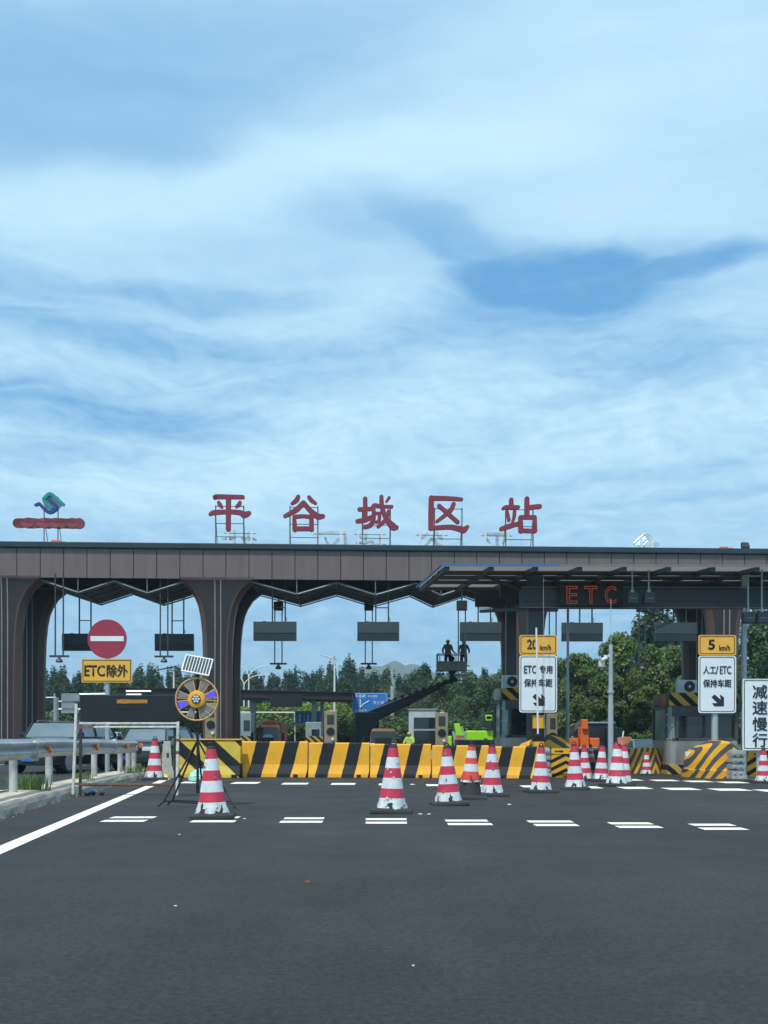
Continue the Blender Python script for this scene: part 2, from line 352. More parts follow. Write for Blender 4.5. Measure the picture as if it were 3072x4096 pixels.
# ---------------------------------------------------------------- mesh builder
class MB:
    def __init__(s): s.v, s.f, s.m = [], [], []
    def add(s, vs, fs, mi=0):
        k = len(s.v); s.v += [tuple(p) for p in vs]; s.f += [tuple(i+k for i in f) for f in fs]; s.m += [mi]*len(fs); return s
    def box(s, c, size, rot=None, mi=0, taper=None):
        x, y, z = (q/2 for q in size); vs = []
        for dz in (-1, 1):
            t = 1 if (dz < 0 or not taper) else taper
            for dx, dy in ((-1, -1), (1, -1), (1, 1), (-1, 1)):
                p = Vector((dx*x*t, dy*y*t, dz*z))
                if rot: p = Euler(rot).to_matrix() @ p
                vs.append(p+Vector(c))
        return s.add(vs, [(0, 3, 2, 1), (4, 5, 6, 7), (0, 1, 5, 4), (1, 2, 6, 5), (2, 3, 7, 6), (3, 0, 4, 7)], mi)
    def bar(s, a, b, w, h=None, mi=0, up=(0, 0, 1)):
        a, b = Vector(a), Vector(b); h = h or w; d = (b-a).normalized(); up = Vector(up)
        if abs(d.dot(up)) > .98: up = Vector((0, 1, 0))
        sx = d.cross(up).normalized()*w/2; sy = sx.cross(d).normalized()*h/2
        vs = [p+i*sx+j*sy for p in (a, b) for i, j in ((-1, -1), (1, -1), (1, 1), (-1, 1))]
        return s.add(vs, [(0, 1, 2, 3), (7, 6, 5, 4), (0, 4, 5, 1), (1, 5, 6, 2), (2, 6, 7, 3), (3, 7, 4, 0)], mi)
    def cyl(s, a, b, r0, r1=None, n=12, mi=0, caps=True):
        a, b = Vector(a), Vector(b); r1 = r0 if r1 is None else r1
        q = (b-a).to_track_quat('Z', 'Y'); vs = []
        for p, r in ((a, r0), (b, r1)):
            for i in range(n):
                t = 2*math.pi*i/n; vs.append(p+q @ Vector((r*math.cos(t), r*math.sin(t), 0)))
        fs = [(i, (i+1) % n, n+(i+1) % n, n+i) for i in range(n)]
        if caps: fs += [tuple(range(n-1, -1, -1)), tuple(range(n, 2*n))]
        return s.add(vs, fs, mi)
    def tube(s, pts, r, n=8, mi=0):
        pts = [Vector(p) for p in pts]; vs = []; rr = r if isinstance(r, (list, tuple)) else [r]*len(pts)
        for k, p in enumerate(pts):
            d = (pts[min(k+1, len(pts)-1)]-pts[max(k-1, 0)]).normalized(); q = d.to_track_quat('Z', 'Y')
            for i in range(n):
                t = 2*math.pi*i/n; vs.append(p+q @ Vector((rr[k]*math.cos(t), rr[k]*math.sin(t), 0)))
        fs = [(k*n+i, k*n+(i+1) % n, (k+1)*n+(i+1) % n, (k+1)*n+i) for k in range(len(pts)-1) for i in range(n)]
        fs += [tuple(range(n-1, -1, -1)), tuple((len(pts)-1)*n+i for i in range(n))]
        return s.add(vs, fs, mi)
    def prism(s, poly, y0, y1, mi=0):
        """polygon in the XZ plane pushed from y0 to y1"""
        n = len(poly); vs = [(x, y0, z) for x, z in poly]+[(x, y1, z) for x, z in poly]
        return s.add(vs, [tuple(range(n)), tuple(range(2*n-1, n-1, -1))]+[((i+1) % n, i, n+i, n+(i+1) % n) for i in range(n)], mi)
    def prismx(s, poly, x0, x1, mi=0):
        """polygon in the YZ plane pushed along x"""
        n = len(poly); vs = [(x0, y, z) for y, z in poly]+[(x1, y, z) for y, z in poly]
        return s.add(vs, [tuple(range(n-1, -1, -1)), tuple(range(n, 2*n))]+[(i, (i+1) % n, n+(i+1) % n, n+i) for i in range(n)], mi)
    def lathe(s, prof, n=20, c=(0, 0, 0), axis='Z', mi=0):
        vs = []
        for r, z in prof:
            for i in range(n):
                t = 2*math.pi*i/n; p = Vector((r*math.cos(t), r*math.sin(t), z))
                if axis == 'Y': p = Vector((p.x, -p.z, p.y))
                if axis == 'X': p = Vector((p.z, p.x, p.y))
                vs.append(p+Vector(c))
        k = len(prof)
        fs = [(a*n+i, a*n+(i+1) % n, (a+1)*n+(i+1) % n, (a+1)*n+i) for a in range(k-1) for i in range(n)]
        if prof[0][0] > 1e-6: fs.append(tuple(range(n-1, -1, -1)))
        if prof[-1][0] > 1e-6: fs.append(tuple((k-1)*n+i for i in range(n)))
        return s.add(vs, fs, mi)
    def loft(s, rings, mi=0, caps=True):
        n = len(rings[0]); vs = [p for r in rings for p in r]
        fs = [(a*n+i, a*n+(i+1) % n, (a+1)*n+(i+1) % n, (a+1)*n+i) for a in range(len(rings)-1) for i in range(n)]
        if caps: fs += [tuple(range(n-1, -1, -1)), tuple((len(rings)-1)*n+i for i in range(n))]
        return s.add(vs, fs, mi)
    def build(s, name, mats, parent=None, bevel=0, smooth=False, kind=None, label=None, seg=2):
        if isinstance(mats, str): mats = [mats]
        me = bpy.data.meshes.new(name); me.from_pydata(s.v, [], s.f)
        for m in mats: me.materials.append(M[m])
        for p, i in zip(me.polygons, s.m): p.material_index = i
        bm = bmesh.new(); bm.from_mesh(me)
        bmesh.ops.recalc_face_normals(bm, faces=bm.faces) if len(s.f) < 20000 else None
        if bevel:
            ed = [e for e in bm.edges if len(e.link_faces) == 2 and e.calc_face_angle(0) > .5]
            bmesh.ops.bevel(bm, geom=ed, offset=bevel, segments=seg, profile=.6, affect='EDGES', clamp_overlap=True)
        bm.to_mesh(me); bm.free()
        if smooth:
            me.polygons.foreach_set('use_smooth', [True]*len(me.polygons))
            try: me.set_sharp_from_angle(angle=R(35))
            except Exception: pass
        o = bpy.data.objects.new(name, me); SC.collection.objects.link(o)
        if parent: o.parent = parent
        if kind: o['kind'] = kind
        if label: o['label'] = label
        return o
def tag(o, label, cat, group=None, kind=None):
    o['label'] = label; o['category'] = cat
    if group: o['group'] = group
    if kind: o['kind'] = kind
    return o
def thing(name, label, cat, loc=(0, 0, 0), rz=0.0, group=None):
    o = bpy.data.objects.new(name, None); SC.collection.objects.link(o)
    o.empty_display_size = .2; o.location = loc; o.rotation_euler = (0, 0, rz)
    return tag(o, label, cat, group)
def dup(o, parent=None):
    c = o.copy(); SC.collection.objects.link(c)
    if parent: c.parent = parent
    for ch in list(o.children): dup(ch, c)
    return c
def text(body, w, h, center, parent, matn, name='lettering', depth=.006, bold=0.0, outline=False, label=None, fat=0.0):
    """lettering standing in the XZ plane facing -Y, fitted to w x h"""
    cu = bpy.data.curves.new(name, 'FONT'); cu.body = body; cu.size = 1; cu.align_x = 'CENTER'; cu.align_y = 'CENTER'
    cu.resolution_u = 3
    if outline: cu.fill_mode = 'NONE'; cu.bevel_depth = .011; cu.bevel_resolution = 0
    else: cu.offset = bold
    t = bpy.data.objects.new('tmp', cu); SC.collection.objects.link(t)
    dg = bpy.context.evaluated_depsgraph_get(); me = bpy.data.meshes.new_from_object(t.evaluated_get(dg))
    bpy.data.objects.remove(t)
    xs = [v.co.x for v in me.vertices]; ys = [v.co.y for v in me.vertices]
    x0, x1, y0, y1 = min(xs), max(xs), min(ys), max(ys)
    kx, ky = w/(x1-x0), h/(y1-y0)
    for v in me.vertices:
        v.co = Vector(((v.co.x-(x0+x1)/2)*kx+center[0], center[1]+(-v.co.z*kx if outline else 0), (v.co.y-(y0+y1)/2)*ky+center[2]))
    if not outline:
        bm = bmesh.new(); bm.from_mesh(me)
        bmesh.ops.recalc_face_normals(bm, faces=bm.faces)
        r = bmesh.ops.extrude_face_region(bm, geom=list(bm.faces))
        bmesh.ops.translate(bm, verts=[g for g in r['geom'] if isinstance(g, bmesh.types.BMVert)], vec=(0, -depth, 0))
        bmesh.ops.recalc_face_normals(bm, faces=bm.faces)
        if fat:
            src = list(bm.faces)
            for q, (dx, dz) in enumerate(((fat, 0), (-fat, 0), (0, fat*.6), (0, -fat*.6))):
                r = bmesh.ops.duplicate(bm, geom=src); bmesh.ops.translate(bm, verts=[g for g in r['geom'] if isinstance(g, bmesh.types.BMVert)], vec=(dx, -.0012*(q+1), dz))
        bm.to_mesh(me); bm.free()
    me.materials.clear(); me.materials.append(M[matn])
    o = bpy.data.objects.new(name, me); SC.collection.objects.link(o)
    if parent: o.parent = parent
    if label: o['label'] = label
    return o
def rrect(cx, cz, w, h, r, n=4):
    pts = []
    for sx, sz, a0 in ((1, 1, 0), (-1, 1, 90), (-1, -1, 180), (1, -1, 270)):
        for i in range(n+1):
            a = R(a0+90*i/n); pts.append((cx+sx*(w/2-r)+r*math.cos(a), cz+sz*(h/2-r)+r*math.sin(a)))
    return pts
def ring_poly(mb, outer, inner, y0, y1, mi=0):
    n = len(outer); vs = [(x, y0, z) for x, z in outer]+[(x, y0, z) for x, z in inner]+[(x, y1, z) for x, z in outer]+[(x, y1, z) for x, z in inner]
    fs = []
    for i in range(n):
        j = (i+1) % n
        fs += [(i, j, n+j, n+i), (2*n+j, 2*n+i, 3*n+i, 3*n+j), (j, i, 2*n+i, 2*n+j), (n+i, n+j, 3*n+j, 3*n+i)]
    mb.add(vs, fs, mi)
# ================================================================ SETTING
g = MB(); g.add([(-3000, -60, -.012), (3000, -60, -.012), (3000, 6000, -.012), (-3000, 6000, -.012)], [(0, 1, 2, 3)])
o = g.build('ground', 'verge'); tag(o, 'green verge and fields far beyond the toll plaza', 'ground', kind='structure')
g = MB(); g.add([(-70, -20, 0), (70, -20, 0), (70, 92, 0), (-70, 92, 0)], [(0, 1, 2, 3)])
o = g.build('road', 'asphalt'); tag(o, 'dark grey asphalt plaza with fine grain', 'road', kind='structure')
# distant mountains: a ridge with real depth
rnd = random.Random(3)
mt = MB()
MD = 1500
ridge = [(900, 2930), (1100, 2860), (1250, 2770), (1380, 2700), (1440, 2668), (1480, 2665), (1530, 2664), (1560, 2650), (1580, 2642), (1600, 2650), (1620, 2662), (1645, 2655), (1670, 2660), (1700, 2672), (1760, 2700), (1900, 2790), (2100, 2860), (2400, 2930)]
rings = []
for px, py in ridge:
    p = P(px, py, MD); z = max(p.z, 3)
    rings.append([(p.x, MD-z*2.2, -2), (p.x+rnd.uniform(-5, 5), MD-z*1.0, z*.55), (p.x, MD, z), (p.x, MD+z*1.2, -2)])
mt.loft(rings)
o = mt.build('mountains', 'mountain', smooth=False); tag(o, 'blue hazy mountain peaks behind the poplars', 'mountains', kind='structure')

# lane lines and slowing-down dashes
def edge_x(d): return -4.20-.117*(d-10.94)
mk = MB(); ds = [4+k*1.2 for k in range(0, 22)]
prev = None
for d in ds:
    L_, R_ = Vector((edge_x(d)-.10, d, .004)), Vector((edge_x(d)+.12, d, .004))
    if prev: mk.add([prev[0], prev[1], R_, L_], [(0, 1, 2, 3)])
    prev = (L_, R_)
o = mk.build('edge_line', 'line_paint'); tag(o, 'continuous white edge line along the left kerb', 'road marking', kind='structure')
mk = MB()
def dash(c1, c2, thick_px):
    """c1, c2: left and right middles of a dash in the photo"""
    a, b = G(*c1), G(*c2); t = thick_px
    q = [(a.x, a.y-t/2), (b.x, b.y-t/2), (b.x, b.y+t/2), (a.x, a.y+t/2)]
    mk.add([(x, y, .004) for x, y in q], [(0, 1, 2, 3)])
D2 = 1.8518
near = [(221, 315, 241, 335, 1773, 1766), (413, 508, 428, 517, 1774, 1766), (605, 697, 614, 700, 1775, 1768), (790, 879, 790, 878, 1777, 1770), (967, 1063, 962, 1053, 1780, 1773), (1154, 1248, 1140, 1236, 1782, 1775), (1333, 1427, 1316, 1407, 1786, 1779), (1514, 1610, 1492, 1583, 1790, 1782)]
for a, b, c, d, y1, y2 in near:
    dash((a*D2, y1*D2+1), (b*D2, y1*D2+1), .33); dash((c*D2, y2*D2), (d*D2, y2*D2), .33)
for a, b, y in [(728, 790, 3130), (930, 1037, 3132), (1130, 1232, 3135), (1325, 1421, 3136), (1515, 1560, 3138), (1705, 1768, 3141), (1894, 1940, 3144), (2086, 2148, 3146), (2345, 2400, 3150), (2482, 2595, 3152), (2662, 2785, 3156), (2852, 2985, 3159), (3035, 3150, 3163)]:
    dash((a, y), (b, y), .95)
for a, b, y in [(2505, 2562, 3120), (2610, 2705, 3122), (2745, 2840, 3126), (2880, 2980, 3130)]:
    dash((a, y), (b, y), .9)
dash((-60, 3170), (75, 3155), .9)
for k in range(5): dash((-20+60*k, 3060-2*k), (10+60*k, 3059-2*k), .9)
o = mk.build('slowing_lines', 'line_paint'); tag(o, 'rows of short white slowing dashes across the lanes', 'road marking', kind='structure')

# traffic island with kerb under the guardrail
isl = MB(); KZ = .20
path = [(-4, -3.75, .95), (4, -4.65, .95), (8, -5.08, .92), (12, -5.5, .93), (15.2, -5.84, .93), (18, -6.15, .93), (20.7, -6.43, .95), (25, -6.8, 1.0), (29, -7.08, 1.0), (31, -7.2, .7), (31.9, -7.3, .3)]
rk = random.Random(5); rings = []
fine = []
for (d0, x0, w0), (d1, x1, w1) in zip(path, path[1:]):
    n = max(1, int((d1-d0)/.5))
    for k in range(n): t = k/n; fine.append((d0+(d1-d0)*t, x0+(x1-x0)*t, w0+(w1-w0)*t))
fine.append(path[-1])
for d, x, w in fine:
    j = lambda s: rk.uniform(-s, s)
    rings.append([(x+.05+j(.02), d, -.01), (x+.02+j(.015), d, KZ*.5), (x-.02+j(.015), d, KZ-.03+j(.01)), (x-.07, d, KZ+j(.008)), (x-.30, d, KZ+.02+j(.01)), (x-w+.25, d, KZ+.015+j(.01)), (x-w, d, KZ-.02), (x-w-.02, d, -.01)])
n = 8
vs = [p for r in rings for p in r]
for a in range(len(rings)-1):
    for i in range(n-1):
        isl.add([rings[a][i], rings[a][i+1], rings[a+1][i+1], rings[a+1][i]], [(0, 1, 2, 3)], 1 if 3 <= i <= 4 else 0)
isl.add(rings[-1], [tuple(range(n))])
o = isl.build('kerb_island', ['kerb', 'island_top']); tag(o, 'sandy kerbed island carrying the guardrail', 'traffic island', kind='structure')

# ================================================================ MAIN CANOPY
A = R(2.4); CY = 52.1; CD = 5.2
ca, sa = math.cos(A), math.sin(A)
def S(px, back=0.0, py=HZ):
    k = lvl(px, py)[0]; return (k*(CY+back*ca)+back*sa)/(ca-k*sa)
def CW(s, b, z): return Vector((s*ca-b*sa, CY+s*sa+b*ca, z))
def CZ(px, py, back=0.0):
    s = S(px, back, py); return PZ(px, py, CY+s*sa+back*ca)
zt = CZ(1536, 2181); zc = CZ(1536, 2204); zb = CZ(1536, 2322)
can = thing('toll_canopy', 'long brown toll plaza canopy on flared column pairs, spanning the whole road', 'canopy', (0, CY, 0), A)
SL, SR = S(-500), S(3500)
m = MB(); m.box(((SL+SR)/2, CD/2, (zt+zc)/2), (SR-SL+.3, CD+.3, zt-zc)); m.build('roof_cap', 'roof_cap', can, bevel=.04)
m = MB(); m.box(((SL+SR)/2, .55, (zc+zb)/2), (SR-SL, .9, zc-zb-.06)); m.box(((SL+SR)/2, CD-.5, (zc+zb)/2), (SR-SL, .9, zc-zb-.06)); m.build('roof_beam', 'seam', can)
pw = (S(525*1, 0)-S(432, 0))
rp = random.Random(9)
for y in (.05, CD-.05):
    m = MB(); s = S(66)-20*pw
    while s < SR:
        m.box((s+pw/2, y+rp.uniform(-.004, .004), (zc+zb)/2), (pw-.035, .10, zc-zb-.02))
        s += pw
    m.build('fascia', 'brown_panel', can, bevel=.008)
# seen from below: dark deck, pleated space frame hanging under it
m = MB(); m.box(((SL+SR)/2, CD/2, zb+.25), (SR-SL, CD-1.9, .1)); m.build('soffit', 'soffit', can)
ZP, ZV = zb-.12, CZ(1500, 2378)     # peaks and valleys of the pleats
def pleats(pk, name='space_frame'):
    deck, rods = MB(), MB()
    pts = []
    for i, s in enumerate(pk):
        pts.append((s, ZP if i % 2 == 0 else ZV))
    for (s0, z0), (s1, z1) in zip(pts, pts[1:]):
        n0 = Vector((0, 0, .06))
        for y0, y1 in ((.3, CD-.25),):
            a, b, c, d = Vector((s0, y0, z0)), Vector((s1, y0, z1)), Vector((s1, y1, z1)), Vector((s0, y1, z0))
            deck.add([a+n0, b+n0, c+n0, d+n0, a+2*n0, b+2*n0, c+2*n0, d+2*n0], [(0, 1, 2, 3), (7, 6, 5, 4), (0, 4, 5, 1), (1, 5, 6, 2), (2, 6, 7, 3), (3, 7, 4, 0)])
        for k in range(5):
            y = .15+(CD-.3)*k/4
            rods.cyl((s0, y, z0), (s1, y, z1), .035, n=6)
            rods.cyl((s0, y+.3 if k < 4 else y-.3, z0-.02), (s1, y+.3 if k < 4 else y-.3, z1-.02), .02, n=5)
        mx, mz = (s0+s1)/2, (z0+z1)/2
        rods.cyl((s0, .15, z0), (mx, 1.5, mz), .022, n=5); rods.cyl((mx, 1.5, mz), (s1, .15, z1), .022, n=5)
        rods.cyl((mx, CD-.2, mz), (mx, CD-.2, zb-.02), .02, n=5)
    for s, z in pts:
        rods.cyl((s, .1, z), (s, CD-.1, z), .035, n=6)
        if z == ZV: rods.cyl((s, .1, z), (s, .1, zb), .03, n=6); rods.cyl((s, CD-.1, z), (s, CD-.1, zb), .03, n=6)
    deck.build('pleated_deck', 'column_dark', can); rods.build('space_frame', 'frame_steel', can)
def alt(p0, step, n): return [p0+step*i/2 for i in range(n)]
p_l = S(452); pleats([p_l-3.5*1.5-1.6+1.75*i for i in range(0, 5)] if False else [S(165), S(309), S(452), S(586), S(735)])
pleats([S(1005), S(1186), S(1345), S(1501), S(1664), S(1765), S(1900), S(2030)])
pleats([S(2200), S(2330), S(2480), S(2600), S(2740)])
pleats([S(3000), S(3130), S(3260), S(3400)])
# flared columns, a pair (front and back) at each pier
cz = [0, 3.2, 5.2, 6.5, 7.4, 8.0, 8.4, 8.85, 9.15, zb+.1]
cw = [.75, .74, .75, .79, .88, 1.0, 1.16, 1.44, 1.78, 2.15]
def column(s, y):
    m = MB(); rings = []; face = []
    for z, w in zip(cz, cw):
        dpt = .42+.10*(w-.75); c = .22
        rings.append([(s-w, y-dpt+c, z), (s-w+c, y-dpt, z), (s+w-c, y-dpt, z), (s+w, y-dpt+c, z), (s+w, y+dpt-c, z), (s+w-c, y+dpt, z), (s-w+c, y+dpt, z), (s-w, y+dpt-c, z)])
        face.append((z, w, y-dpt))
    m.loft(rings); c_ = m.build('column', 'brown_column', can, smooth=True)
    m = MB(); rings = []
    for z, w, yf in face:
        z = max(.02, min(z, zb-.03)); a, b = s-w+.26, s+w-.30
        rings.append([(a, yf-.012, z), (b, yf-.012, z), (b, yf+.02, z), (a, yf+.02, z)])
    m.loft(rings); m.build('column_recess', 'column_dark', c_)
    for dx in (-.10, .20):
        m = MB(); m.loft([[(s+dx-.028, yf-.05, min(z, zb-.04)), (s+dx+.028, yf-.05, min(z, zb-.04)), (s+dx+.028, yf, min(z, zb-.04)), (s+dx-.028, yf, min(z, zb-.04))] for z, w, yf in face]); m.build('column_trim', 'column_trim', c_)
for px in (12, 866, 2120, 2905):
    column(S(px), .55); column(S(px), CD-.55)

# ---------------------------------------------------------------- rooftop characters
def U6(p): return (800+p[0]*.4822, 1940+p[1]*.4822)
def U7(p): return (1500+p[0]*.4822, 1940+p[1]*.4822)
def U1(p): return (p[0]*.4822, 1900+p[1]*.4822)
CH = {
 '平': (U6, [([(125, 108), (150, 100), (355, 103)], [34, 38, 34]), ([(157, 148), (166, 165), (182, 186)], [28, 36, 24]), ([(333, 148), (325, 165), (302, 184)], [28, 34, 22]),
       ([(84, 248), (120, 232), (240, 226), (330, 232), (368, 250), (408, 236)], [24, 40, 36, 42, 54, 36]), ([(238, 105), (236, 370)], [42, 40])]),
 '谷': (U6, [([(815, 100), (800, 130), (763, 158)], [34, 40, 24]), ([(904, 104), (925, 130), (960, 155)], [30, 36, 24]), ([(858, 150), (800, 208), (705, 262)], [38, 44, 30]),
       ([(862, 152), (915, 215), (975, 262), (1022, 262)], [36, 42, 50, 34]), ([(785, 268), (850, 262), (925, 268)], [34, 30, 34]), ([(782, 270), (788, 372)], [30, 42]), ([(925, 270), (926, 372)], [36, 40]), ([(788, 366), (926, 366)], [38, 38])]),
 '城': (U6, [([(1322, 205), (1410, 201)], [34, 34]), ([(1370, 118), (1372, 280)], [38, 36]), ([(1305, 304), (1370, 292), (1432, 266)], [34, 42, 34]), ([(1432, 184), (1450, 170), (1520, 182), (1592, 183)], [28, 30, 28, 26]),
       ([(1437, 180), (1441, 270), (1420, 330), (1368, 354)], [32, 36, 40, 32]), ([(1452, 238), (1490, 240)], [24, 26]), ([(1488, 238), (1486, 295), (1462, 312)], [28, 30, 24]),
       ([(1504, 102), (1512, 200), (1550, 290), (1600, 348), (1628, 356)], [34, 38, 42, 62, 40]), ([(1562, 220), (1545, 285), (1478, 348)], [26, 34, 30]), ([(1568, 110), (1545, 142)], [26, 18])]),
 '区': (U7, [([(465, 112), (600, 114), (716, 122)], [40, 36, 30]), ([(466, 110), (464, 240), (462, 362)], [42, 46, 40]), ([(458, 362), (620, 352), (700, 368), (735, 375), (766, 350)], [36, 40, 46, 54, 30]),
       ([(531, 176), (685, 312)], [34, 34]), ([(651, 162), (620, 220), (512, 306)], [36, 40, 26])]),
 '站': (U7, [([(1128, 126), (1131, 190)], [36, 38]), ([(1062, 198), (1090, 186), (1186, 187)], [28, 32, 32]), ([(1094, 220), (1109, 294)], [24, 28]), ([(1156, 218), (1152, 270), (1136, 318)], [28, 28, 20]),
       ([(1046, 368), (1110, 346), (1210, 318)], [36, 42, 34]), ([(1258, 118), (1258, 268)], [40, 42]), ([(1262, 190), (1330, 184), (1362, 182)], [36, 38, 40]), ([(1205, 272), (1320, 272)], [36, 36]), ([(1203, 272), (1208, 385)], [34, 42]), ([(1322, 270), (1324, 385)], [32, 38]), ([(1206, 382), (1324, 386)], [36, 36])]),
}
def stroke_shape(mb, pts, ws, y, th, k, lift=0.0, straight=False):
    """pts: (x, z) in metres; rounded brush stroke"""
    P2 = [Vector(p) for p in pts]
    # resample with Catmull-Rom
    out = []; n = len(P2)
    for i in range(n-1):
        p0, p1, p2, p3 = P2[max(i-1, 0)], P2[i], P2[i+1], P2[min(i+2, n-1)]
        for q in range(6):
            t = q/6
            if straight: out.append((p1+(p2-p1)*t, ws[i]+(ws[i+1]-ws[i])*t)); continue
            a = 2*p1; b = p2-p0; c = 2*p0-5*p1+4*p2-p3; d = 3*p1-p0-3*p2+p3
            out.append((.5*(a+b*t+c*t*t+d*t**3), ws[i]+(ws[i+1]-ws[i])*t))
    out.append((P2[-1], ws[-1]))
    left, right = [], []
    for i, (p, w) in enumerate(out):
        d = (out[min(i+1, len(out)-1)][0]-out[max(i-1, 0)][0]).normalized(); nn = Vector((-d.y, d.x))
        left.append(p+nn*w/2*k); right.append(p-nn*w/2*k)
    def cap(p, w, d):
        a0 = math.atan2(d.y, d.x); return [p+Vector((math.cos(a0+t), math.sin(a0+t)))*w/2*k for t in [R(x) for x in (-60, -30, 0, 30, 60)]]
    d1 = (out[-1][0]-out[-2][0]).normalized(); d0 = (out[0][0]-out[1][0]).normalized()
    # ribbon of quads so that hooks and bends stay clean
    fr = [Vector((p.x, p.y)) for p in left]; bk = [Vector((p.x, p.y)) for p in right]
    n = len(fr); vs = []
    for yy in (y, y+th):
        vs += [(p.x, yy, p.y) for p in fr]+[(p.x, yy, p.y) for p in bk]
    fs = []
    for i in range(n-1):
        fs += [(i, i+1, n+i+1, n+i), (2*n+i+1, 2*n+i, 3*n+i, 3*n+i+1), (i+1, i, 2*n+i, 2*n+i+1), (n+i, n+i+1, 3*n+i+1, 3*n+i)]
    mb.add(vs, fs)
    for p, w, d, l, r_ in ((out[-1][0], out[-1][1], d1, left[-1], right[-1]), (out[0][0], out[0][1], d0, right[0], left[0])):
        c = [r_]+cap(p, w, d)+[l]; mb.prism([(q.x, q.y) for q in c], y, y+th)
def rooftop(ch, mode, group):
    conv, strokes = CH[ch]
    allp = [conv(p) for st, _ in strokes for p in st]
    mx = (min(p[0] for p in allp)+max(p[0] for p in allp))/2
    names = {'平': 'flat bar and cross', '谷': 'peaked roof over a box', '城': 'earth radical and hooked strokes', '区': 'open frame around an x', '站': 'standing figure beside a box'}
    if mode == 'front':
        s0 = S(mx, .8, 2080)
        t = thing('roof_character', 'red rooftop character %s facing the road, %s' % (ch, names[ch]), 'sign character', CW(s0, .8, zt), A, group)
        m = MB()
        for i, (st, ws) in enumerate(strokes):
            pts = []
            for p in st:
                px, py = conv(p); pts.append((S(px, .8, py)-s0, CZ(px, py, .8)-zt))
            stroke_shape(m, pts, [w*1.02 for w in ws], -.12-.004*i, .16, .4822/76.0)
        m.build('character', 'red_letter', t)
        xs = [-.75, .72]; top = 2.2
        m = MB()
        for x in xs: m.cyl((x, .16, -.02), (x, .16, top), .035, n=6); m.cyl((x, .16, top*.8), (x, 1.0, 0), .02, n=5)
        for z in (.55, 1.25, top-.05): m.cyl((xs[0], .16, z), (xs[1], .16, z), .022, n=5)
        m.build('support_frame', 'frame_steel', t)
    else:
        cx, h = mode
        s0 = S(cx, CD-.5, 2130)
        t = thing('roof_character', {'站': 'leftmost grey mirrored character back, behind the first red character', '区': 'second grey mirrored character back from the left, an open box shape', '城': 'middle grey mirrored character back, behind the middle red character', '谷': 'second grey mirrored character back from the right, shaped like a roof', '平': 'rightmost grey mirrored character back, left of the last red character'}[ch], 'sign character', CW(s0, CD-.5, zt), A, group)
        m = MB(); my = min(p[1] for p in allp); My = max(p[1] for p in allp)
        kk = 1.0/76.0*1.0
        for i, (st, ws) in enumerate(strokes):
            pts = [(-(conv(p)[0]-mx)*kk*.97, (My-conv(p)[1])*kk*.97+h) for p in st]
            stroke_shape(m, pts, [w*.6 for w in ws], .12+.004*i, .14, .4822/76.0)
        m.build('character', 'grey_letter', t)
        for x in (-.66, .66): MB().bar((x, -.05, -.02), (x, -.05, 1.75+h*.5), .11, .10).build('post', 'bright_post', t)
        m = MB()
        for z in (.3, .9, 1.5+h*.5): m.cyl((-.9, .03, z), (.9, .03, z), .025, n=5)
        m.build('cross_bars', 'frame_steel', t)
for ch in '平谷城区站': rooftop(ch, 'front', 'red characters standing on the canopy roof')
for ch, cx, h in (('站', 960, 0.0), ('区', 1318, 0.0), ('城', 1480, 0.0), ('谷', 1728, 0.0), ('平', 1987, 0.0)):
    rooftop(ch, (cx, h), 'backs of the rear rooftop characters')
# emblem
LOGO = [('teal', [([(430, 276), (368, 212), (366, 200), (398, 166), (418, 157), (438, 166), (526, 246)], [30, 32, 32, 32, 32, 32, 34])]),
        ('logo_blue', [([(408, 200), (476, 266), (478, 280), (440, 308), (416, 315), (392, 306), (328, 240), (300, 252)], [28, 30, 30, 32, 32, 32, 32, 28])])]
s0 = S(412*.4822, .8, 2010)
t = thing('roof_emblem', 'teal and blue interlocked diamond emblem above a dark red name strip', 'emblem', CW(s0, .8, zt), A)
for mn, sts in LOGO:
    m = MB()
    for st, ws in sts:
        pts = [(S(U1(p)[0], .8, U1(p)[1])-s0, CZ(*U1(p), .8)-zt) for p in st]
        stroke_shape(m, pts, [w*.80 for w in ws], -.1 if mn == 'teal' else -.108, .14, .4822/75.0, straight=True)
    m.build('emblem_stroke', mn, t)
m = MB(); m.prism([(S(U1(p)[0], .8)-s0, CZ(*U1(p), .8)-zt) for p in ((334, 222), (350, 205), (380, 165), (412, 152), (446, 170), (518, 244), (492, 270), (450, 305), (415, 314), (380, 296))], .05, .09); m.build('emblem_plate', 'white_paint', t)
m = MB()
for x in (-.32, .40): m.cyl((x, .12, -.02), (x, .12, 2.55), .03, n=6)
for x in (-.32, .40): m.cyl((x, .12, 1.6), (x, .9, 0), .02, n=5)
m.build('support_frame', 'frame_steel', t)
m = MB(); zz = CZ(195, 2095, .8)-zt; rr = random.Random(4)
for i in range(19):
    x = S(72, .8)-s0+(S(318, .8)-S(72, .8))*i/18; rad = .27+rr.uniform(-.03, .02)
    m.cyl((x, -.16-.002*i, zz+rr.uniform(-.02, .02)), (x, -.04-.001*i, zz), rad, n=14)
m.build('name_strip', 'banner_red', t)
s0 = S(2589, CD-.5, 2140)
t = thing('roof_emblem', 'open grey lattice back of the diamond emblem on two bright posts', 'emblem', CW(s0, CD-.5, zt), A)
m = MB(); q = 0
